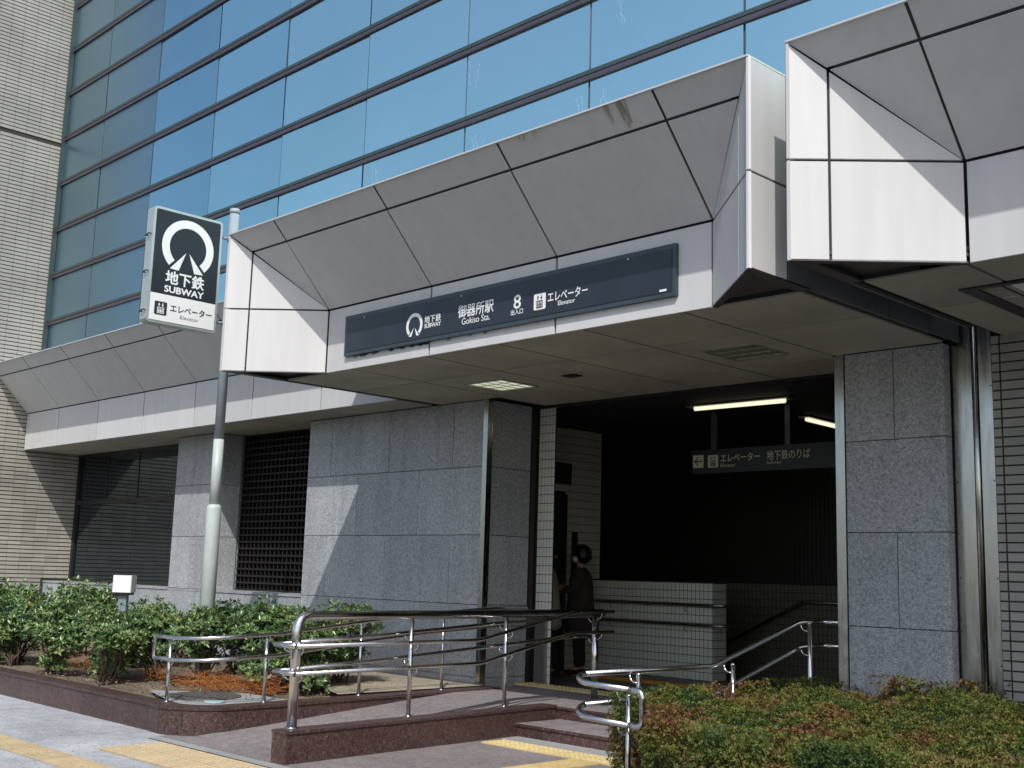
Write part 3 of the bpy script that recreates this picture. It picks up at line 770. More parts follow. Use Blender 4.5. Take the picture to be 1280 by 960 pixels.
right = thing('right_canopy', 'bright white panelled canopy jutting in at the upper right corner', 'canopy', (-2, YM, ZS))
canopy(right, -3.215, 1.9, YM, [-1.54, .14], True, False)
soffit(right, [-3.98, -3.235, -1.54, .14, 1.9], [YM+.012, 8.34, 9.62], skip=((1, 1), (1, 0)))
for x0, x1, y0, y1 in ((-3.235, -1.54, YM+.012, 7.885), (-3.235, -1.54, 9.07, 9.62), ):
    panel('soffit_panel', 'soffit', right, [(x0,y0,ZS),(x1,y0,ZS),(x1,y1,ZS),(x0,y1,ZS)], (0,0,-1), t=.015, gap=.014, ch=.002)
m = MB(); m.box((-4.0, YM+.02, ZS+.09), (1.9, 9.7, ZS+.12)); m.box((-4.0, YM+.02, ZS+.016), (-3.56, 9.7, ZS+.09)); m.build('soffit_core', 'joint', right)
pl_ = thing('canopy_light', 'large recessed glazed light panel under the right hand canopy', 'ceiling light', (-2.8, 8.4, ZS))
m = MB(); m.box((-3.56, 7.885, ZS-.012), (-1.54, 7.95, ZS+.03)); m.box((-3.56, 9.02, ZS-.012), (-1.54, 9.08, ZS+.03)); m.box((-3.56, 7.95, ZS-.012), (-3.45, 9.02, ZS+.03)); m.build('frame', 'frame_dark', pl_)
m = MB(); m.box((-3.45, 7.95, ZS+.005), (-1.54, 9.02, ZS+.02)); m.build('diffuser', 'lamp_white', pl_)
m = MB(); m.box((-3.30, 7.95, ZS-.004), (-3.285, 9.02, ZS+.004)); m.build('divider', 'frame_dark', pl_)

# grime / rust runs on the slope
def runs(parent, x, n, L, colour):
    m = MB()
    for k in range(n):
        x0 = x+random.uniform(-.16, .16); l = L*random.uniform(.4, 1); wd = random.uniform(.02, .07)
        a = Vector((x0, 6.49, 5.118)); d = Vector((random.uniform(-.02, .02), .188, -.186)).normalized()*l; n_ = Vector((0, -.829, -.785)).normalized()*.0015
        m.add([a+n_+Vector((-wd/2, 0, 0)), a+n_+Vector((wd/2, 0, 0)), a+d+n_+Vector((wd*.15, 0, 0)), a+d+n_-Vector((wd*.15, 0, 0))], [(0, 1, 2, 3)])
    stuff(m.build('rust_stain', colour, parent))
MT['rust'] = plain('faint_rust_stain', (.52, .47, .40), .7, nscale=10, namp=.15)
runs(main, -5.62, 6, .24, 'rust'); runs(main, -6.6, 3, .06, 'rust')

# ================================================================ ceiling downlights
def downlight(cx, cy, lab, nx=4, ny=3, lit=True):
    th = thing('downlight', lab, 'ceiling light', (cx, cy, ZS), 'square downlights in the entrance soffit')
    w, h = .26, .26
    m = MB()
    for a, b in (((-w-.03, -h-.03), (w+.03, -h)), ((-w-.03, h), (w+.03, h+.03)), ((-w-.03, -h), (-w, h)), ((w, -h), (w+.03, h))):
        m.box((cx+a[0], cy+a[1], ZS-.012), (cx+b[0], cy+b[1], ZS+.003))
    m.build('frame', 'louvre', th)
    m = MB()
    for k in range(1, nx): x = cx-w+2*w*k/nx; m.box((x-.006, cy-h, ZS-.008), (x+.006, cy+h, ZS-.002))
    for k in range(1, ny): y = cy-h+2*h*k/ny; m.box((cx-w, y-.006, ZS-.0085), (cx+w, y+.006, ZS-.0015))
    m.build('louvre', 'louvre', th)
    m = MB(); m.box((cx-w, cy-h, ZS-.0012), (cx+w, cy+h, ZS+.002)); m.build('diffuser', 'downlamp' if lit else 'louvre', th)
downlight(-9.28, 8.93, 'lit square downlight with louvre in the soffit left of centre')
downlight(-6.07, 8.93, 'unlit square downlight with louvre in the soffit near the granite column', 4, 3, False)
m = MB(); m.box((-8.31, 8.86, ZS-.012), (-8.13, 9.0, ZS-.0005)); tag(m.build('inspection_hatch', 'frame_dark', at=(-8.22, 8.93, ZS)), 'small dark inspection plate in the soffit between the two downlights', 'hatch')

# ================================================================ fascia name sign
YS = 7.235
fs_ = thing('station_name_sign', 'long navy station name board with white Japanese lettering on the canopy fascia', 'sign', (-7.75, YM, 3.9))
m = MB(); m.box((-9.935, YS, 3.735), (-5.565, YM-.001, 4.165)); m.build('frame', 'sign_frame', fs_)
m = MB(); m.box((-9.90, YS-.006, 3.775), (-5.60, YS-.0005, 4.125)); m.build('face', 'sign_navy', fs_)
m = MB()
for x in (-9.6, -8.1, -6.05): m.tube([(x, YS-.007, 4.112), (x, YS-.01, 4.112)], .007, 8)
m.box((-5.72, YS-.008, 3.782), (-5.65, YS-.0065, 3.80)); m.build('screw', 'white', fs_)
U = (1, 0, 0); V = (0, 0, 1); YT = YS-.0065
flat(MB(), (-8.78, YT, 3.915), U, V, subway_mark(), .125).build('logo', 'white', fs_)
def ft(s, cx, cz, w, h, bold=0, mat='white'): return text_obj('lettering', s, mat, fs_, (cx, YT, cz), U, V, w, h, bold)
ft('地下鉄', -8.505, 3.950, .245, .078, .035); ft('SUBWAY', -8.503, 3.886, .245, .044, .06)
ft('御器所駅', -7.893, 3.958, .49, .125, .03); ft('Gokiso Sta.', -7.887, 3.858, .385, .062, .008)
ft('8', -7.34, 3.943, .095, .13, .03); ft('出入口', -7.342, 3.85, .155, .052, .04)
flat(MB(), (-7.058, YT, 3.903), U, V, [rrect(1, 1, .2)], .073).build('pictogram_plate', 'white', fs_)
flat(MB(), (-7.058, YT-.003, 3.903), U, V, lift_marks(), .062).build('pictogram', 'ink', fs_)
ft('エレベーター', -6.726, 3.925, .47, .09, .03); ft('Elevator', -6.735, 3.855, .20, .042, .02)
m = MB()
for k in range(26):
    x = random.choice([random.uniform(-9.9, -8.6), random.uniform(-9.9, -7.4)]); wd = random.uniform(.02, .16); h = random.uniform(.004, .022)
    m.add([(x, YM-.0015, 3.733), (x+wd, YM-.0015, 3.733), (x+wd*.8, YM-.0015, 3.733-h), (x+wd*.3, YM-.0015, 3.733-h*1.3)], [(3, 2, 1, 0)])
stuff(m.build('grime', 'grey_ink', fs_))

# ================================================================ pole sign
ps = thing('subway_pole_sign', 'tall grey pole carrying a black and white subway lightbox sign', 'pole sign', (-12.30, 7.22, .2))
PX, PY = -12.315, 7.22
m = MB(); m.tube([(PX, PY, 3.0), (PX, PY, 5.80)], .058, 20); m.build('pole', 'pole_up', ps)
m = MB(); m.tube([(PX, PY, 5.78), (PX, PY, 5.84)], [.062, .06], 20); m.build('pole_cap', 'pole_up', ps)
m = MB(); m.tube([(PX, PY, 2.2), (PX, PY, 3.0)], .0605, 20); m.build('pole', 'pole_low', ps)
m = MB(); m.tube([(PX, PY, .15), (PX, PY, 2.18), (PX, PY, 2.21), (PX, PY, 2.23)], [.088, .086, .08, .06], 22); m.build('pole_base', 'pole_low', ps)
SX = -12.25; y0, y1 = 6.14, 7.035; z0s, z1s = 4.245, 5.615; TH = .16
m = MB()                                                   # rounded box
R = rrect((y1-y0)/2, (z1s-z0s)/2, .045, 5); cy_, cz_ = (y0+y1)/2, (z0s+z1s)/2
m.prism([(SX, cy_+a, cz_+b) for a, b in R], (-TH, 0, 0)); box = m.build('sign_box', 'box_alu', ps)
m = MB(); R2 = rrect((y1-y0)/2-.03, (z1s-z0s)/2-.03, .02, 4)
m.prism([(SX+.003, cy_+a, cz_+b) for a, b in R2], (-.004, 0, 0)); m.build('sign_face', 'sign_black', box)
wy0, wy1, wz0, wz1 = y0+.03, y1-.03, z0s+.03, z0s+.345
m = MB(); m.box((SX, wy0, wz0), (SX+.0055, wy1, wz1)); m.build('white_panel', 'white', box)
U = (0, 1, 0); V = (0, 0, 1); fx = SX+.0035; sw = y1-y0; sh = z1s-z0s
pt = lambda u, v, d=0: (fx+d, y0+sw*u, z1s-sh*v)
flat(MB(), pt(.51, .31), U, V, subway_mark(), .335).build('logo', 'white', box)
def pt_text(s, u, v, w, h, bold, mat='white', d=0): return text_obj('lettering', s, mat, box, pt(u, v, d), U, V, w*sw, h*sh, bold)
pt_text('地下鉄', .5, .592, .56, .12, .055); pt_text('SUBWAY', .5, .695, .57, .06, .07)
flat(MB(), pt(.185, .872, .0025), U, V, [rrect(1, 1, .2)], .078).build('pictogram_plate', 'ink', box)
flat(MB(), pt(.185, .872, .005), U, V, lift_marks(), .068).build('pictogram', 'white', box)
pt_text('エレベーター', .62, .852, .6, .062, .025, 'ink', .0025); pt_text('Elevator', .60, .918, .27, .032, 0, 'grey_ink', .0025)
for z in (5.27, 4.83, 4.37):
    m = MB(); m.tube([(SX-.11, y0-.001, z), (SX-.11, y0-.03, z-.004), (SX-.04, y0-.03, z+.012), (SX-.04, y0-.001, z+.012)], .008, 8); m.build('latch', 'frame_dark', box)
for z in (5.45, 4.40):
    m = MB(); m.tube([(SX-.08, y1-.01, z), (PX, PY-.05, z)], .018, 10); m.build('bracket_arm', 'pole_up', ps)
    m = MB(); m.tube([(PX, PY, z-.03), (PX, PY, z+.03)], .066, 20); m.build('clamp', 'pole_up', ps)

# ================================================================ handrails
def rail(name, th, path, r, mat='rail', seg=12, bend=.06):
    """pipe with rounded corners"""
    P = [Vector(p) for p in path]; Q = [P[0]]
    for i in range(1, len(P)-1):
        a = (P[i-1]-P[i]); b = (P[i+1]-P[i]); d = min(bend, a.length*.45, b.length*.45)
        a.normalize(); b.normalize(); A = P[i]+a*d; B = P[i]+b*d
        for k in range(7):
            t = k/6; Q.append(A*(1-t)**2+P[i]*2*t*(1-t)+B*t*t)
    Q.append(P[-1]); m = MB(); m.tube(Q, r, seg); return m.build(name, mat, th)
def bracket(th, p, q):
    """little J hook from post point p up to rail point q"""
    p = Vector(p); q = Vector(q); mid = Vector((q.x, q.y, p.z)); m = MB()
    P = []
    for k in range(6):
        t = k/5; P.append(p*(1-t)**2+mid*2*t*(1-t)+q*t*t)
    m.tube(P, .007, 6); return m.build('bracket', 'rail', th)
# middle rail on the ramp wall
hm = thing('ramp_handrail', 'triple stainless handrail on the low wall between ramp and steps', 'handrail', (-8.1, 5.6, .25))
ln = lambda y: -8.095-(y-5.58)*.104
big = rail('top_rail', hm, [(ln(5.58), 5.58, .25), (ln(5.58), 5.58, 1.13), (ln(9.85), 9.85, 1.135)], .041, bend=.13, seg=16)
m = MB(); m.tube([(ln(9.72), 9.72, .23), (ln(9.72), 9.72, 1.10)], .036, 16); m.build('post', 'rail', hm)
for y in (6.90, 8.22):
    m = MB(); m.tube([(ln(y), y, .25), (ln(y), y, 1.10)], .02, 12); m.build('post', 'rail', hm)
for z in (.248, ):
    for y, rr in ((5.58, .06), (6.90, .034), (8.22, .034)):
        m = MB(); m.tube([(ln(y), y, z), (ln(y), y, z+.012)], rr, 16); m.build('base_flange', 'rail', hm)
o = .085
def side(sg, pts):
    if sg > 0: return [(ln(y)+o, y, z) for y, z in pts]
    (y0, z0), (y1, z1) = pts[0], pts[1]; t = .9/(y1-y0)
    return [(ln(y0)-.21, y0, z0), (ln(y0+.9)-.10, y0+.9, z0+(z1-z0)*t)]+[(ln(y)-.10, y, z) for y, z in pts[1:]]
for z in (.895, .68):
    dz = 0 if z > .8 else -.215
    P = side(1, [(7.75, z)])
    pr = [(5.52, z), (7.75, z), (9.22, 1.15+dz+.0), (9.95, 1.15+dz)]
    pl2 = [(5.52, z), (9.3, z+.2), (9.95, z+.2)]
    rail('side_rail', hm, side(1, pr), .0185, bend=.08); rail('side_rail', hm, side(-1, pl2), .0185, bend=.08)
    m = MB(); m.tube([(ln(5.52)-.214, 5.52, z), (ln(5.52)+o+.004, 5.52, z)], .0215, 12); m.build('end_piece', 'rail', hm)
    for y in (5.58, 6.90, 8.22, 9.72):
        zr = z if y < 7.75 else z+(y-7.75)/1.47*(.255)
        zr = min(zr, 1.15+dz); zl = z+min(.2, (y-5.52)*.053)
        bracket(hm, (ln(y)+.02, y+.01, zr-.075), (ln(y)+o, y+.01, zr-.015)); bracket(hm, (ln(y)-.02, y+.01, zl-.065), (ln(y)-(.19 if y < 6 else .10), y+.01, zl-.015))
# left rail on the planter kerb
hl = thing('left_handrail', 'double stainless handrail curving along the planter kerb to the left of the ramp', 'handrail', (-9.8, 6.5, .25))
LP = [(-10.46, 5.62)]+arc(-10.2, 6.1, .47, -105, -5, 8)+[(-9.735, 6.5), (-9.80, 7.6), (-9.86, 8.77), (-9.93, 9.56), (-9.99, 10.15)]
zl = [.838, .838, .838, .84, .843, .846, .85, .856, .862, .868, .885, .995, 1.09, 1.13, 1.13]
zl = zl[:len(LP)]+[1.13]*(len(LP)-len(zl))
UP = [(x, y, z) for (x, y), z in zip(LP, zl)]; LO = [(x, y, z-.20) for (x, y), z in zip(LP, zl)]
m = MB(); m.tube(UP, .0185, 12); m.build('upper_rail', 'rail', hl)
m = MB(); m.tube(LO, .0185, 12); m.build('lower_rail', 'rail', hl)
rail('end_loop', hl, [UP[0], (UP[0][0]-.05, UP[0][1]+.01, UP[0][2]), (LO[0][0]-.05, LO[0][1]+.01, LO[0][2]), LO[0]], .0185, bend=.04)
for (x, y, z) in [(-10.26, 5.66, .84), (-9.80, 6.42, .875), (-9.87, 7.6, .995), (-9.92, 8.77, 1.09)]:
    m = MB(); m.tube([(x, y, .245), (x, y, z-.03)], .018, 12); m.build('post', 'rail', hl)
    m = MB(); m.tube([(x, y, .247), (x, y, .258)], .03, 12); m.build('base_flange', 'rail', hl)
    for d in (0, -.2): bracket(hl, (x+.012, y, z+d-.06), (x+.06, y-.005, z+d-.015))
# right rail beside the hedge
hr = thing('stair_handrail', 'double stainless handrail with looped end beside the clipped hedge', 'handrail', (-5.6, 6.4, 0))
X = -5.75; zt = .825; zb = .61
rail('upper_rail', hr, [(-5.53, 9.60, 1.175), (X+.06, 9.62, 1.175), (X, 9.30, 1.17), (X, 8.02, zt+.005), (X, 6.45, zt)], .021, bend=.06)
rail('lower_rail', hr, [(-5.53, 9.60, .965), (X+.06, 9.62, .965), (X, 9.30, .955), (X, 8.10, zb+.01), (X, 6.45, zb)], .021, bend=.06)
cx = X+.16; r0 = .16; yl = 6.45
A = [(cx+r0*math.cos(math.radians(a)), yl+r0*math.sin(math.radians(a))) for a in range(180, 271, 15)]
loop = [(x, y, zt-.045*k/6) for k, (x, y) in enumerate(A)]+[(-5.20, yl-r0, zt-.055)]
lo2 = [(x, y, zb-.06*k/6) for k, (x, y) in enumerate(A)]+[(-5.20, yl-r0, zb-.075)]
m = MB(); m.tube([(X, 6.45, zt)]+loop[1:], .021, 12); m.build('front_bend', 'rail', hr)
m = MB(); m.tube([(X, 6.45, zb)]+lo2[1:], .021, 12); m.build('front_bend', 'rail', hr)
rail('end_loop', hr, [loop[-1], (-5.09, yl-r0, zt-.058), (-5.09, yl-r0, zb-.078), lo2[-1]], .021, bend=.06)
m = MB(); m.tube([(-5.265, 6.36, -.1), (-5.265, 6.36, .715)], .019, 14); m.build('post', 'rail', hr)
m = MB(); m.tube([(-5.265, 6.36, .715), (-5.265, 6.36, .727), (-5.265, 6.36, .733)], [.02, .017, .006], 14); m.build('post_cap', 'rail', hr)
bracket(hr, (-5.28, 6.36, zb-.15), (-5.30, 6.295, zb-.09)); bracket(hr, (-5.28, 6.36, .69), (-5.32, 6.30, zt-.07))
for y, hb in ((8.15, .1), (9.32, .2), (6.95, 0)):
    zr = zt if y < 8.02 else zt+(y-8.02)*.27
    m = MB(); m.tube([(X+.09, y, hb-.1), (X+.09, y, zr-.02)], .019, 14); m.build('post', 'rail', hr)
    m = MB(); m.tube([(X+.09, y, zr-.02), (X+.09, y, zr-.008), (X+.09, y, zr)], [.019, .016, .004], 14); m.build('post_cap', 'rail', hr)
    for d in (0, -.21): bracket(hr, (X+.075, y, zr+d-.08), (X+.002, y, zr+d-.018))

# ================================================================ station interior
def tiled_face(parent, p0, u, v, w, h, n, mat, tw=.06, thh=.11, name='tiles', t=.006, gap=.0038):
    p0 = Vector(p0); u = Vector(u).normalized(); v = Vector(v).normalized(); n = Vector(n).normalized(); m = MB()
    nx = max(1, round(w/tw)); nz = max(1, round(h/thh)); a = w/nx; b = h/nz
    for i in range(nx):
        for j in range(nz):
            q = p0+u*(a*i+gap)+v*(b*j+gap)
            P = [q, q+u*(a-2*gap), q+u*(a-2*gap)+v*(b-2*gap), q+v*(b-2*gap)]
            if (P[1]-P[0]).cross(P[3]-P[0]).dot(n) < 0: P = P[::-1]
            m.add(P+[p-n*t for p in P], [(0,1,2,3),(1,0,4,5),(2,1,5,6),(3,2,6,7),(0,3,7,4)])
    return stuff(m.build(name, mat, parent))
ew = thing('entrance_tile_strip', 'narrow white tiled wall strip just inside the granite entrance jamb', 'tiled wall', (-10.05, 10.45, .23))
tiled_face(ew, (-10.145, 10.45, .23), (1,0,0), (0,0,1), .27, 3.36, (0,-1,0), 'tile_white', .054, .107)
m = MB(); m.box((-10.5, 10.455, .2), (-9.877, 10.475, 3.7)); m.build('wall_backing', 'grout2', ew)
hall = thing('elevator_hall_wall', 'dim cream tiled wall around the elevator inside the entrance', 'tiled wall', (-11.3, 12, .23))
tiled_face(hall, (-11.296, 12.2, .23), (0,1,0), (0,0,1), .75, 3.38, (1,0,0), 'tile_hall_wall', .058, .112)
tiled_face(hall, (-11.296, 10.7, 2.7), (0,1,0), (0,0,1), 1.5, .9, (1,0,0), 'tile_hall_wall', .058, .112)
m = MB(); m.box((-11.7, 10.62, .2), (-11.30, 12.95, 3.7)); m.build('wall_backing', 'grout2', hall)
el = thing('elevator', 'dark elevator doorway in the tiled hall wall behind the waiting people', 'elevator', (-11.3, 11.6, .23))
m = MB(); m.box((-11.295, 10.9, .232), (-11.27, 11.52, 2.6)); m.box((-11.295, 11.53, .232), (-11.27, 12.12, 2.6)); m.build('door', 'dark_int', el)
m = MB(); m.box((-11.295, 12.12, .232), (-11.25, 12.19, 2.66)); m.box((-11.295, 10.85, 2.6), (-11.251, 12.12, 2.67)); m.build('door_frame', 'frame_dark', el)
m = MB(); m.box((-11.289, 11.9, 2.8), (-11.24, 12.25, 3.1)); m.build('indicator_box', 'ink', el)
m = MB(); m.box((-11.289, 12.33, 1.2), (-11.26, 12.43, 2.14)); m.build('call_panel', 'frame_dark', el)
lwall = thing('low_tiled_wall', 'waist high white tiled parapet wall with two handrails inside the entrance', 'low wall', (-10.2, 12.8, .23))
tiled_face(lwall, (-11.29, 12.8, .232), (1,0,0), (0,0,1), 2.08, 1.25, (0,-1,0), 'tile_white', .067, .108)
tiled_face(lwall, (-9.204, 12.806, .232), (0,1,0), (0,0,1), .3, 1.25, (1,0,0), 'tile_white', .067, .108)
m = MB(); m.box((-11.29, 12.806, -.5), (-9.21, 13.1, 1.482)); m.build('wall_backing', 'grout2', lwall)
m = MB(); m.box((-11.29, 12.79, 1.482), (-9.20, 13.11, 1.50)); m.build('coping', 'dark_int', lwall)
for z in (1.2, .94):
    hh = thing('wall_handrail', '%s dark handrail fixed to the white tiled parapet' % ('upper' if z > 1 else 'lower'), 'handrail', (-10, 12.72, z))
    rail('rail', hh, [(-11.2, 12.72, z), (-9.1, 12.72, z), (-8.95, 12.80, z)], .02, 'steel_dark'); bracket(hh, (-9.6, 12.8, z-.1), (-9.6, 12.72, z-.015)); bracket(hh, (-10.9, 12.8, z-.1), (-10.9, 12.72, z-.015))
bk = thing('stairwell_wall', 'dark tiled rear wall of the stairwell inside the station entrance', 'tiled wall', (-7.5, 14.5, .2))
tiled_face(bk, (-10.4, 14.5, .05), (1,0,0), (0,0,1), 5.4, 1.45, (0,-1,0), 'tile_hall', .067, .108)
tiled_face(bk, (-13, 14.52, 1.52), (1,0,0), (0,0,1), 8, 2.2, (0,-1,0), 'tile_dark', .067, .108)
m = MB(); m.box((-14, 14.53, -3), (-4.6, 14.8, 3.7)); m.build('wall_backing', 'black', bk)
sh = thing('stairwell_handrail', 'dark sloping handrail on the rear stairwell wall', 'handrail', (-8.9, 14.42, 1.2))
rail('rail', sh, [(-11.2, 14.42, .1), (-8.85, 14.42, 1.27), (-6.5, 14.42, 1.25)], .022, 'steel_dark')
m = MB(); m.box((-10.2, 10.62, ZS+.022), (-4.6, 14.6, ZS+.06)); m.box((-14, 10.62, ZS+.022), (-10.2, 14.6, ZS+.06)); struct(m.build('station_ceiling', 'dark_int'))
m = MB(); m.box((-14.2, 10.62, -3), (-14, 14.8, 3.7)); m.box((-4.8, 10.4, -3), (-4.6, 14.8, 3.7)); m.box((-14, 13.2, -3.2), (-4.6, 14.8, -3)); struct(m.build('station_side_wall', 'dark_int'))
def tube_light(a, b, wd, lab):
    a = Vector(a); b = Vector(b); d = (b-a).normalized(); q = Vector((-d.y, d.x, 0)); c = (a+b)/2
    th = thing('fluorescent_light', lab, 'ceiling light', tuple(c), 'fluorescent lights on the station ceiling')
    m = MB(); P = [a-d*.08+q*wd, b+d*.08+q*wd, b+d*.08-q*wd, a-d*.08-q*wd]; m.prism(P, (0, 0, .015)); m.build('fixture', 'louvre', th)
    m = MB(); m.tube([a+Vector((0, 0, -.014)), b+Vector((0, 0, -.016))], .028, 10); m.build('tube', 'tube', th)
tube_light((-8.55, 11.52, ZS), (-7.3, 11.55, ZS), .075, 'lit fluorescent ceiling light nearest the entrance above the hanging sign')
tube_light((-7.93, 13.05, ZS), (-8.0, 14.3, ZS), .075, 'lit fluorescent ceiling light farther in behind the hanging sign')

hs = thing('hanging_sign', 'dark hanging direction sign with arrow and elevator symbol inside the entrance', 'sign', (-8, 12, 3))
m = MB(); m.box((-8.95, 12.0, 2.84), (-6.2, 12.1, 3.135)); m.build('sign_box', 'sign_dim', hs)
for x in (-8.645, -7.575):
    m = MB(); m.box((x-.035, 12.03, 3.135), (x+.035, 12.07, ZS+.02)); m.build('hanger', 'sign_frame', hs)
U = (1, 0, 0); V = (0, 0, 1)
flat(MB(), (-8.85, 11.999, 2.995), U, V, [rect(-1, -1, 1, 1)], .08).build('arrow_plate', 'white_dim', hs)
flat(MB(), (-8.85, 11.996, 2.995), U, V, [[(-.75, 0), (-.1, .7), (.12, .7), (-.4, .1), (.8, .1), (.8, -.1), (-.4, -.1), (.12, -.7), (-.1, -.7)]], .08).build('arrow', 'ink', hs)
flat(MB(), (-8.625, 11.999, 2.987), U, V, [rrect(1, 1, .15)], .078).build('pictogram_plate', 'white_dim', hs)
flat(MB(), (-8.625, 11.996, 2.987), U, V, lift_marks(), .068).build('pictogram', 'ink', hs)
def ht(s, cx, cz, w, h, b=0): return text_obj('lettering', s, 'white_dim', hs, (cx, 11.999, cz), U, V, w, h, b)
ht('エレベーター', -8.225, 3.02, .57, .1, .02); ht('Elevator', -8.4, 2.93, .22, .045); ht('地下鉄のりば', -7.545, 3.02, .59, .115, .02); ht('Subway', -7.74, 2.93, .2, .05)

bp_ = MB(); bp_.box((-10.09, 10.40, .232), (-9.93, 10.445, 1.0))
tag(bp_.build('door_pocket', 'steel_dark', at=(-10.0, 10.42, .23)), 'short dark metal box standing against the entrance tile strip', 'cabinet')

# ================================================================ bollard lamp
bl = thing('bollard_lamp', 'white cube lamp on a short grey post among the left shrubs', 'garden lamp', (-13.75, 6.9, .2))
def rotbox(m, c, hx, hy, z0, z1, a, r=0.0):
    ca, sa = math.cos(a), math.sin(a); P = rrect(hx, hy, max(r, .004), 3)
    m.prism([(c[0]+x*ca-y*sa, c[1]+x*sa+y*ca, z0) for x, y in P], (0, 0, z1-z0)); return m
an = math.atan2(-6.9, 13.75)-.30
rotbox(MB(), (-13.75, 6.9), .115, .115, 1.165, 1.37, an, .02).build('lamp_shade', 'lamp_white', bl)
rotbox(MB(), (-13.75, 6.9), .098, .098, 1.135, 1.166, an, .01).build('lamp_base', 'frame_dark', bl)
rotbox(MB(), (-13.75, 6.9), .05, .05, .15, 1.136, an, .006).build('post', 'lamp_post', bl)

# ================================================================ plants
def leaves_mesh(name, C, D, N, L, W, mats, parent=None, at=(0, 0, 0)):
    """C centres, D leaf axes, N normals (arrays n x 3), L length, W width -> folded diamond leaves, 2 quads-as-tris each"""
    n = len(C); B = np.cross(D, N); B /= np.linalg.norm(B, axis=1)[:, None]+1e-9
    L = np.asarray(L).reshape(-1, 1); W = np.asarray(W).reshape(-1, 1)
    v0 = C; v1 = C+D*L*.5+B*W+N*W*.35; v2 = C+D*L; v3 = C+D*L*.5-B*W+N*W*.35
    V = np.stack([v0, v1, v2, v3], 1).reshape(-1, 3)-np.array(at)
    me = bpy.data.meshes.new(name); me.vertices.add(4*n); me.vertices.foreach_set('co', V.ravel())
    tri = np.arange(n)[:, None]*4+np.array([[0, 1, 2, 0, 2, 3]]); tri = tri.reshape(-1)
    me.loops.add(len(tri)); me.loops.foreach_set('vertex_index', tri.astype(np.int32))
    me.polygons.add(2*n); me.polygons.foreach_set('loop_start', np.arange(2*n, dtype=np.int32)*3)
    me.update(calc_edges=True); me.validate()
    a = me.attributes.new('rnd', 'FLOAT', 'POINT'); a.data.foreach_set('value', np.repeat(rng.random(n), 4).astype(np.float32))
    for m_ in mats: me.materials.append(MT[m_])
    o = bpy.data.objects.new(name, me); link(o, parent)
    if parent is None: o.location = at
    return o
def unit(a): return a/(np.linalg.norm(a, axis=1)[:, None]+1e-9)
def whorls(P, up, per, L, W, spread=.9):
    """rosettes of leaves at points P around axes up"""
    n = len(P); up = unit(up); r = unit(rng.normal(size=(n, 3))); a = unit(np.cross(up, r)); b = np.cross(up, a)
    C = []; D = []; N = []; LL = []
    for k in range(per):
        t = 2*math.pi*k/per+rng.random(n)*.8; el_ = rng.uniform(.1, .9, n)
        d = (a*np.cos(t)[:, None]+b*np.sin(t)[:, None])*spread*np.cos(el_)[:, None]+up*np.sin(el_)[:, None]
        d = unit(d); nn = unit(up-d*(up*d).sum(1)[:, None]+.05*rng.normal(size=(n, 3)))
        C.append(P+d*.004); D.append(d); N.append(nn); LL.append(L*rng.uniform(.65, 1.15, n))
    C = np.concatenate(C); LL = np.concatenate(LL)
    return C, np.concatenate(D), np.concatenate(N), LL, LL*W
def shrub(cx, cy, rx, ry, h, lab, nw=520):
    z0 = .22; root = thing('shrub', lab, 'shrub', (cx, cy, z0), 'leafy evergreen shrubs in the left planter')
    sh_ = rng.normal(size=(7, 3))*np.array([rx*.5, ry*.5, h*.16])+np.array([cx, cy, z0+h*.62])
    # points: lumpy crown made of several lobes
    P = []; U_ = []
    lob = []
    for k in range(9):
        a = rng.uniform(0, 2*math.pi); q = math.sqrt(rng.random())*.75
        lob.append((cx+math.cos(a)*rx*q, cy+math.sin(a)*ry*q, z0+h*rng.uniform(.12 if k % 2 else .5, .76), rng.uniform(.19, .29)*h/.85))
    lob.append((cx, cy, z0+h*.72, .26*h/.85))
    for lx, ly, lz, lr in lob:
        n = int(nw/10); d = unit(rng.normal(size=(n, 3))); d[:, 2] = np.where(d[:, 2] < -.35, -d[:, 2]*.6, d[:, 2]); r = lr*rng.uniform(.45, 1.08, n)[:, None]
        P.append(np.array([lx, ly, lz])+d*r); U_.append(unit(d*.7+np.array([0, 0, .8])+rng.normal(size=(n, 3))*.25))
    P = np.concatenate(P); U_ = np.concatenate(U_); ok = (P[:, 2] > z0+.04) & (P[:, 1] < 9.45) & (P[:, 1] > 5.6); P = P[ok]; U_ = U_[ok]
    C, D, N, L, W = whorls(P, U_, 6, .066, .21)
    leaves_mesh('foliage', C, D, N, L, W, ['leaf'], root, (cx, cy, z0))
    m = MB()
    for k in range(9):
        a = rng.uniform(0, 2*math.pi); l = lob[k % len(lob)]
        p = [(cx+rng.normal()*.05, cy+rng.normal()*.05, z0-.05)]
        for t in (.35, .7, 1): p.append((cx+(l[0]-cx)*t+rng.normal()*.025, cy+(l[1]-cy)*t+rng.normal()*.025, z0+(l[2]-z0)*t))
        m.tube(p, [.014, .011, .008, .004], 5)
    for i in range(0, len(P), 7):
        q = P[i]; l = min(lob, key=lambda s_: (s_[0]-q[0])**2+(s_[1]-q[1])**2+(s_[2]-q[2])**2)
        m.tube([(l[0], l[1], l[2]-.08), tuple(q)], [.005, .002], 4)
    m.build('stems', 'twig', root)
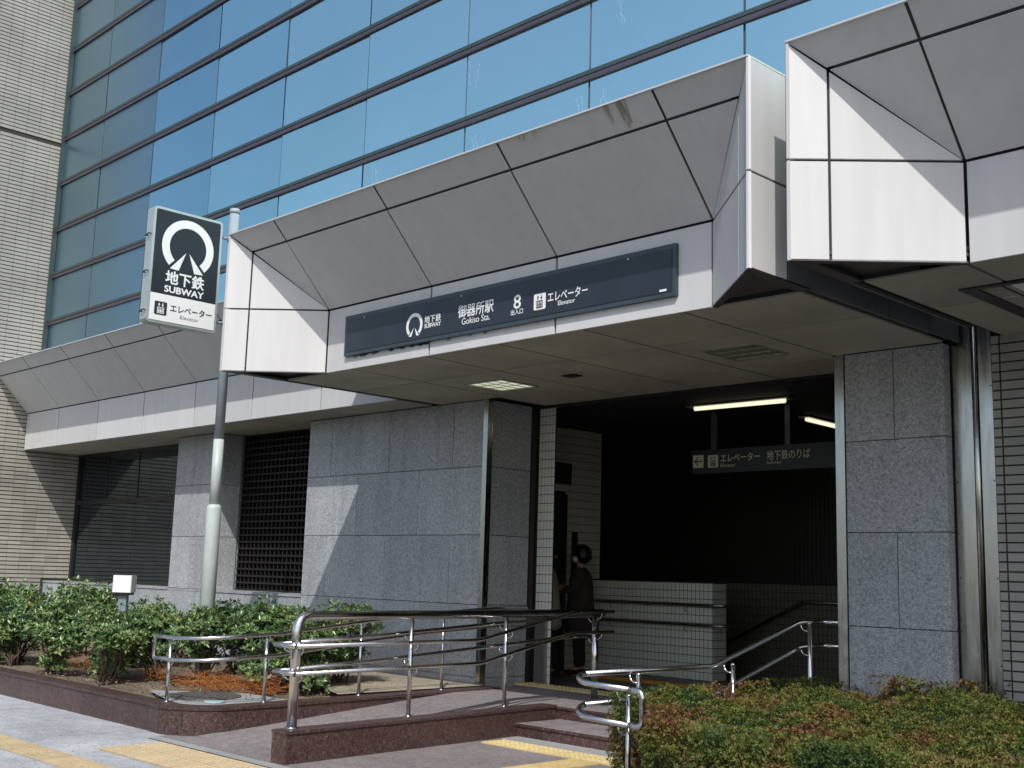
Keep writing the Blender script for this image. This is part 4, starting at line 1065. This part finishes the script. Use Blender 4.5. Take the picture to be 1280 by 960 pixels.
SH = [(-18.6, 6.6, .65, .55, .95, 'large leafy shrub partly cut off by the left photo edge'),
      (-17.1, 6.55, .6, .5, .98, 'dense shrub in front of the left tiled wall'),
      (-15.75, 6.5, .55, .5, .92, 'dense dark green shrub below the middle of the dark window'),
      (-14.6, 6.45, .5, .48, .84, 'lower shrub just left of the white cube lamp'),
      (-14.3, 7.6, .5, .4, .80, 'small shrub behind the white cube lamp'),
      (-13.1, 6.5, .5, .45, .74, 'loose shrub just right of the white cube lamp'),
      (-12.55, 6.75, .45, .4, .72, 'middle row shrub between the cube lamp and the sign pole'),
      (-12.45, 6.15, .28, .3, .6, 'thin shrub nearest the kerb with bare stems'),
      (-12.7, 7.9, .5, .4, .84, 'shrub around the foot of the subway sign pole'),
      (-11.9, 7.0, .48, .42, .78, 'shrub right of the sign pole and behind the handrail end loop'),
      (-11.1, 7.25, .45, .42, .84, 'bright leafy shrub behind the left handrail posts'),
      (-10.95, 8.15, .42, .4, .86, 'rightmost shrub standing before the granite wall'),
      (-16.4, 7.6, .6, .45, .95, 'back row shrub against the granite plinth under the dark window'),
      (-13.7, 6.05, .34, .3, .55, 'low bushy shrub at the kerb in front of the white cube lamp'),
      (-11.5, 7.9, .5, .45, .8, 'back row shrub between the sign pole and the lattice grille'),
      (-15.1, 6.15, .4, .3, .6, 'low spreading shrub at the kerb left of the white cube lamp'),
      (-10.62, 7.5, .32, .32, .66, 'small shrub on bare brown stems beside the ramp handrail')]
for s_ in SH: shrub(s_[0], s_[1], s_[2]*1.12, s_[3]*1.1, s_[4]*1.07, s_[5], nw=int(1150*max(.45, s_[2]/.55)))
# dry orange fronds under the shrubs
m = MB()
for cx, cy, n, r in ((-11.3, 6.8, 300, .36), (-10.75, 7.0, 220, .22), (-12.3, 6.75, 90, .25), (-14.1, 6.65, 120, .2)):
    for k in range(n):
        x = cx+rng.normal()*r*.6; y = cy+rng.normal()*r*.45; z = .225+rng.random()**2*.13
        a = rng.uniform(0, 2*math.pi); l = rng.uniform(.06, .3); hgt = rng.uniform(-.02, .10)
        if y < 6.3: continue
        m.tube([(x, y, z), (x+math.cos(a)*l*.5, y+math.sin(a)*l*.5, z+max(hgt, .01)), (x+math.cos(a+.4)*l, y+math.sin(a+.4)*l, z+hgt*.5)], [.0018, .0024, .001], 3)
o_ = stuff(m.build('dry_fronds', 'orange_rust')); tag(o_, 'tangled dry orange fronds lying under the left shrubs', 'dead foliage')
# litter of small dead leaves on the soil
n = 2600; Pl = np.stack([rng.uniform(-19, -10.0, n), 5.8+3.3*rng.random(n)**1.4, np.full(n, .238)+rng.random(n)*.02], 1)
Dl = unit(np.stack([rng.normal(size=n), rng.normal(size=n), rng.normal(size=n)*.25], 1)); Nl = unit(np.tile([0, 0, 1.], (n, 1))+rng.normal(size=(n, 3))*.2)
MT['leaf_dead'] = leafmat('dead_leaf', [(0, (.09, .055, .03)), (.5, (.2, .13, .07)), (1, (.36, .27, .16))], 5, .9, .7)
lt_ = leaves_mesh('leaf_litter', Pl, Dl, Nl, rng.uniform(.02, .06, n), rng.uniform(.004, .012, n), ['leaf_dead']); stuff(lt_)
# clipped hedge on the right
hg = thing('clipped_hedge', 'low clipped hedge with green yellow and reddish leaves at lower right', 'hedge', (-3.3, 7, 0))
def hz(x, y): return .675+.045*np.sin(x*2.3+.5)*np.cos(y*1.9)+.035*np.sin(x*5.1+y*3.3)+.028*np.sin(x*9-y*7)+.018*np.sin(x*19+y*15)+.012*np.sin(x*33-y*29)
X0, X1, Y0, Y1 = -5.62, -.6, 5.5, 9.2
def inside(x, y): return np.where(y > 6.52, x-X0, x-(-5.10+(6.5-y)*.62))   # distance in from the cut-back left edge
def hedge_pts(n):
    out = []; up = []
    k = int(n*.80); x = rng.uniform(X0, X1, k); y = Y0+(Y1-Y0)*rng.random(k)**1.25
    ins = inside(x, y); ok = ins > 0; x = x[ok]; y = y[ok]; ins = ins[ok]; k = len(x)
    dy = np.where((x < -5.1) & (y > 6.5), y-6.5, y-Y0)
    ex = np.minimum(ins, dy); rd = np.where(ex < .22, (.22-np.clip(ex, 0, .22))**2*3.2, 0)
    z = hz(x, y)-rd-np.abs(rng.normal(size=k))*.04
    out.append(np.stack([x, y, z], 1)); up.append(np.tile([0, 0, 1.], (k, 1))+rng.normal(size=(k, 3))*.45)
    def face(k, fn, nrm):
        t = rng.random(k); zz = rng.uniform(.06, .68, k)**.85; x, y = fn(t); d = np.abs(rng.normal(size=k))*.05+.04*np.sin(t*23)+.03
        out.append(np.stack([x-nrm[0]*d, y-nrm[1]*d, zz], 1)); up.append(np.tile([nrm[0], nrm[1], .4], (k, 1))+rng.normal(size=(k, 3))*.45)
    face(int(n*.10), lambda t: (-4.48+(X1+4.48)*t, Y0+0*t), (0, -1))
    face(int(n*.05), lambda t: (-4.48-.62*t, Y0+1.0*t), (-.85, -.53))
    face(int(n*.025), lambda t: (X0+.5*t, 6.52+0*t), (0, -1))
    face(int(n*.07), lambda t: (X0+0*t, 6.52+(Y1-6.52)*t), (-1, 0))
    return np.concatenate(out), unit(np.concatenate(up))
P, U_ = hedge_pts(52000)
C, D, N, L, W = whorls(P, U_, 6, .021, .25)
leaves_mesh('foliage', C, D, N, L, W, ['leaf_hedge'], hg, (-3.3, 7, 0))
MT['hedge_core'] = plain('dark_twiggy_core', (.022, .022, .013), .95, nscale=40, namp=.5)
def core(x0, y0, x1, y1):
    m = MB(); nx, ny = int((x1-x0)/.09), int((y1-y0)/.09); vs = []; fs = []
    for i in range(nx+1):
        for j in range(ny+1):
            x = x0+(x1-x0)*i/nx; y = y0+(y1-y0)*j/ny
            e = min(i, j, nx-i, ny-j) if (i*j*(nx-i)*(ny-j)) else 0
            vs.append((x, y, float(hz(x, y))-.09-.02*random.random() if e else .0))
    for i in range(nx):
        for j in range(ny): a = i*(ny+1)+j; fs.append((a, a+ny+1, a+ny+2, a+1))
    return m.add(vs, fs)
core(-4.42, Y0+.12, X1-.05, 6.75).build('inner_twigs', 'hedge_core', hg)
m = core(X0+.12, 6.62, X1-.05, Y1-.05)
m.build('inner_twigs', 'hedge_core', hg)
m = MB()
for k in range(900):
    s_ = rng.random(); t = rng.random()
    if s_ < .4: x, y, dx, dy = -4.42+(X1+4.42)*t, Y0+.1, rng.normal()*.08, -.06*rng.random()
    elif s_ < .6: x, y, dx, dy = -4.40-.6*t, Y0+.1+.92*t, -.06*rng.random(), -.03*rng.random()
    elif s_ < .7: x, y, dx, dy = X0+.12+.4*t, 6.62, rng.normal()*.06, -.06*rng.random()
    else: x, y, dx, dy = X0+.12, 6.6+(Y1-6.6)*t, -.06*rng.random(), rng.normal()*.08
    m.tube([(x, y, 0), (x+dx*.5, y+dy*.5, .3), (x+dx, y+dy, .3+.3*rng.random())], [.006, .005, .003], 4)
m.build('stems', 'twig', hg)
# taller sprouts by the granite column
for cx, cy, lab in ((-4.62, 8.95, 'upright green sprout rising behind the hedge at the granite column'), (-4.15, 9.0, 'broad leafy sprout rising from the hedge near the steel column')):
    t_ = thing('sprout', lab, 'shrub', (cx, cy, .1)); n = 170
    Pp = np.stack([rng.normal(size=n)*.11+cx, rng.normal(size=n)*.1+cy, rng.uniform(.58, .79, n)], 1)
    C, D, N, L, W = whorls(Pp, np.tile([0, 0, 1.], (n, 1))+rng.normal(size=(n, 3))*.3, 6, .038, .22)
    leaves_mesh('foliage', C, D, N, L, W, ['leaf_hedge'], t_, (cx, cy, .1))
    m = MB()
    for k in range(6): m.tube([(cx+rng.normal()*.03, cy, .1), (cx+rng.normal()*.1, cy+rng.normal()*.08, .75)], [.008, .003], 4)
    m.build('stems', 'twig', t_)
m = MB(); m.box((-4.45, 5.33, -.1), (3, 5.41, .12)); tag(m.build('hedge_kerb', 'red_granite', at=(-4, 5.4, 0)), 'low granite edging around the foot of the right hedge', 'kerb')

# ================================================================ people
def skin_mesh(name, verts, edges, mat, parent, loc, rz, sub=2, root=0):
    me = bpy.data.meshes.new(name); me.from_pydata([v[0] for v in verts], edges, [])
    t = bpy.data.objects.new(name+'_tmp', me); COL.objects.link(t)
    md = t.modifiers.new('s', 'SKIN')
    if not me.skin_vertices: return None
    for i, v in enumerate(verts):
        r = v[1]; me.skin_vertices[0].data[i].radius = (r, r) if not isinstance(r, tuple) else r
    me.skin_vertices[0].data[root].use_root = True; md.use_smooth_shade = True
    sb = t.modifiers.new('u', 'SUBSURF'); sb.levels = sub; sb.render_levels = sub
    bpy.context.view_layer.update()
    out = bpy.data.meshes.new_from_object(t.evaluated_get(bpy.context.evaluated_depsgraph_get()))
    bpy.data.objects.remove(t); out.name = name; out.materials.clear(); out.materials.append(MT[mat])
    o = bpy.data.objects.new(name, out); link(o, parent); o.rotation_euler.z = rz; return o
def ellipsoid(name, c, r, mat, parent, rz, fn=None, n=20):
    m = MB(); vs = []; fs = []
    for i in range(n+1):
        for j in range(n):
            th = math.pi*i/n; ph = 2*math.pi*j/n
            d = Vector((math.sin(th)*math.cos(ph), math.sin(th)*math.sin(ph), math.cos(th)))
            k = fn(d) if fn else 1
            vs.append((c[0]+d.x*r[0]*k, c[1]+d.y*r[1]*k, c[2]+d.z*r[2]*k))
    for i in range(n):
        for j in range(n): fs.append((i*n+j, (i+1)*n+j, (i+1)*n+(j+1) % n, i*n+(j+1) % n))
    m.add(vs, fs, 0, True); o = m.build(name, mat, parent, at=(0, 0, 0)); o.rotation_euler.z = rz
    return o
def person(lab, loc, rz, H, coat, skin, hairfn, mask=False, legs='trousers', arm_pose=None, coat_len=.42):
    """local frame: faces +y"""
    s = H/1.65
    r = thing('person', lab, 'person', loc)
    v = []; e = []
    def add(p, rad, parent=None):
        v.append(((p[0]*s, p[1]*s, p[2]*s), rad*s if not isinstance(rad, tuple) else tuple(x*s for x in rad)))
        if parent is not None: e.append((parent, len(v)-1))
        return len(v)-1
    pel = add((0, 0, .88), (.13, .10)); wa = add((0, 0, 1.02), (.115, .09), pel); ch = add((0, -.01, 1.22), (.14, .10), wa)
    nb = add((0, -.01, 1.36), (.06, .05), ch); nk = add((0, .01, 1.42), .048, nb); hd = add((0, .02, 1.50), (.07, .082), nk); tp = add((0, .015, 1.59), (.062, .075), hd)
    hands = []
    for sx in (-1, 1):
        hp = add((sx*.085, 0, .82), .085, pel); kn = add((sx*.09, .01, .46), .055, hp); an_ = add((sx*.09, -.01, .09), .038, kn); add((sx*.10, .12, .035), (.036, .028), an_)
        sh0 = add((sx*.15, -.01, 1.30), .058, ch); ar = arm_pose[sx] if arm_pose else ((.21, -.01, 1.06), (.20, .06, .84))
        el0 = add((sx*ar[0][0], ar[0][1], ar[0][2]), .04, sh0); wr = add((sx*ar[1][0], ar[1][1], ar[1][2]), .027, el0)
        d = (Vector(ar[1])-Vector(ar[0])).normalized(); pm = add((sx*(ar[1][0]+d.x*.05), ar[1][1]+d.y*.05, ar[1][2]+d.z*.05), (.034, .018), wr)
        hands.append((sx, Vector((sx*(ar[1][0]+d.x*.07), ar[1][1]+d.y*.07, ar[1][2]+d.z*.07)), Vector((sx*d.x, d.y, d.z)), pm))
    for sx, p, d, pm in hands:
        side_ = Vector((0, 1, 0)) if abs(d.y) < .7 else Vector((0, 0, 1))
        for k, (off, ln_) in enumerate(((-.026, .06), (-.009, .072), (.009, .068), (.026, .052))):
            q = p+side_*off; a = add(tuple(q), .0095, pm); b_ = add(tuple(q+d*ln_*.55), .0088, a); add(tuple(q+d*ln_+Vector((-sx*.012, 0, 0))), .0075, b_)
        q = p-d*.035+side_*.032; a = add(tuple(q), .011, pm); add(tuple(q+d*.03+side_*.022), .009, a)
    skin_mesh('body', v, e, skin, r, loc, rz, 1)
    # trousers
    v2 = []; e2 = []
    def a2(p, rad, par=None):
        v2.append(((p[0]*s, p[1]*s, p[2]*s), rad*s if not isinstance(rad, tuple) else tuple(x*s for x in rad)))
        if par is not None: e2.append((par, len(v2)-1))
        return len(v2)-1
    p0 = a2((0, 0, .90), (.145, .115))
    for sx in (-1, 1):
        q = a2((sx*.088, 0, .80), .098, p0); q = a2((sx*.092, .01, .46), .07, q); a2((sx*.092, -.01, .08), .058, q)
    skin_mesh('trousers', v2, e2, legs, r, loc, rz, 1)
    for sx in (-1, 1):
        o = ellipsoid('shoe', (sx*.098*s, .06*s, .035*s), (.045*s, .13*s, .042*s), 'trousers', r, rz)
    # coat: lofted, with sleeves
    v3 = []; e3 = []
    def a3(p, rad, par=None):
        v3.append(((p[0]*s, p[1]*s, p[2]*s), rad*s if not isinstance(rad, tuple) else tuple(x*s for x in rad)))
        if par is not None: e3.append((par, len(v3)-1))
        return len(v3)-1
    b0 = a3((0, .0, coat_len), (.25, .225)); b1 = a3((0, 0, .70), (.235, .215), b0); b2 = a3((0, -.01, .98), (.20, .185), b1); b3 = a3((0, -.015, 1.20), (.20, .175), b2); a3((0, 0, 1.38), (.08, .07), b3)
    for sx in (-1, 1):
        ar = arm_pose[sx] if arm_pose else ((.21, -.01, 1.06), (.20, .06, .84))
        c0 = a3((sx*.17, -.01, 1.28), .095, b3); c1 = a3((sx*ar[0][0], ar[0][1], ar[0][2]), .078, c0); a3((sx*ar[1][0], ar[1][1], ar[1][2]), .05, c1)
    skin_mesh('coat', v3, e3, coat, r, loc, rz, 2)
    hc = (0, .01*s, 1.545*s)
    ellipsoid('hair', (0, -.012*s, 1.56*s), (.106*s, .125*s, .118*s), 'hair', r, rz, hairfn)
    for sx in (-1, 1): ellipsoid('ear', (sx*.077*s, .01*s, 1.51*s), (.012*s, .018*s, .028*s), skin, r, rz, n=8)
    ellipsoid('nose', (0, .108*s, 1.515*s), (.012*s, .018*s, .02*s), skin, r, rz, n=8)
    for sx in (-1, 1): ellipsoid('eye', (sx*.03*s, .092*s, 1.535*s), (.012*s, .008*s, .007*s), 'ink', r, rz, n=8)
    if mask: ellipsoid('face_mask', (0, .062*s, 1.487*s), (.062*s, .058*s, .05*s), 'mask', r, rz, n=14)
    else: ellipsoid('mouth', (0, .098*s, 1.465*s), (.022*s, .006*s, .006*s), 'ink', r, rz, n=8)
    return r
def bob(d):      # chin-length hair, open at the face
    if d.y > .35 and d.z < .45: return .72
    return 1.05+.05*math.sin(d.x*17+d.z*9)+(.10 if d.z < -.2 and d.y < .2 else 0)
def short(d): return .75 if (d.y > .25 and d.z < .35) or d.z < -.35 else 1.0
person('person in a dark brown coat wearing a white face mask and short black hair', (-10.76, 11.95, .229), math.radians(118), 1.69, 'coat', 'skin', bob, True,
       arm_pose={-1: ((.22, .02, 1.08), (.14, .20, 1.10)), 1: ((.22, .02, 1.08), (.14, .20, 1.10))})
person('person in a beige coat half hidden behind the white tiled entrance strip', (-10.78, 11.32, .229), math.radians(-60), 1.68, 'beige_coat', 'skin_warm', short, False, coat_len=.55)

# the other way round the corner: nothing else stands in view; far side of the street stays open
for o in S.objects:
    if o.type == 'MESH' and o.parent is None and 'label' not in o and 'kind' not in o: o['kind'] = 'structure'
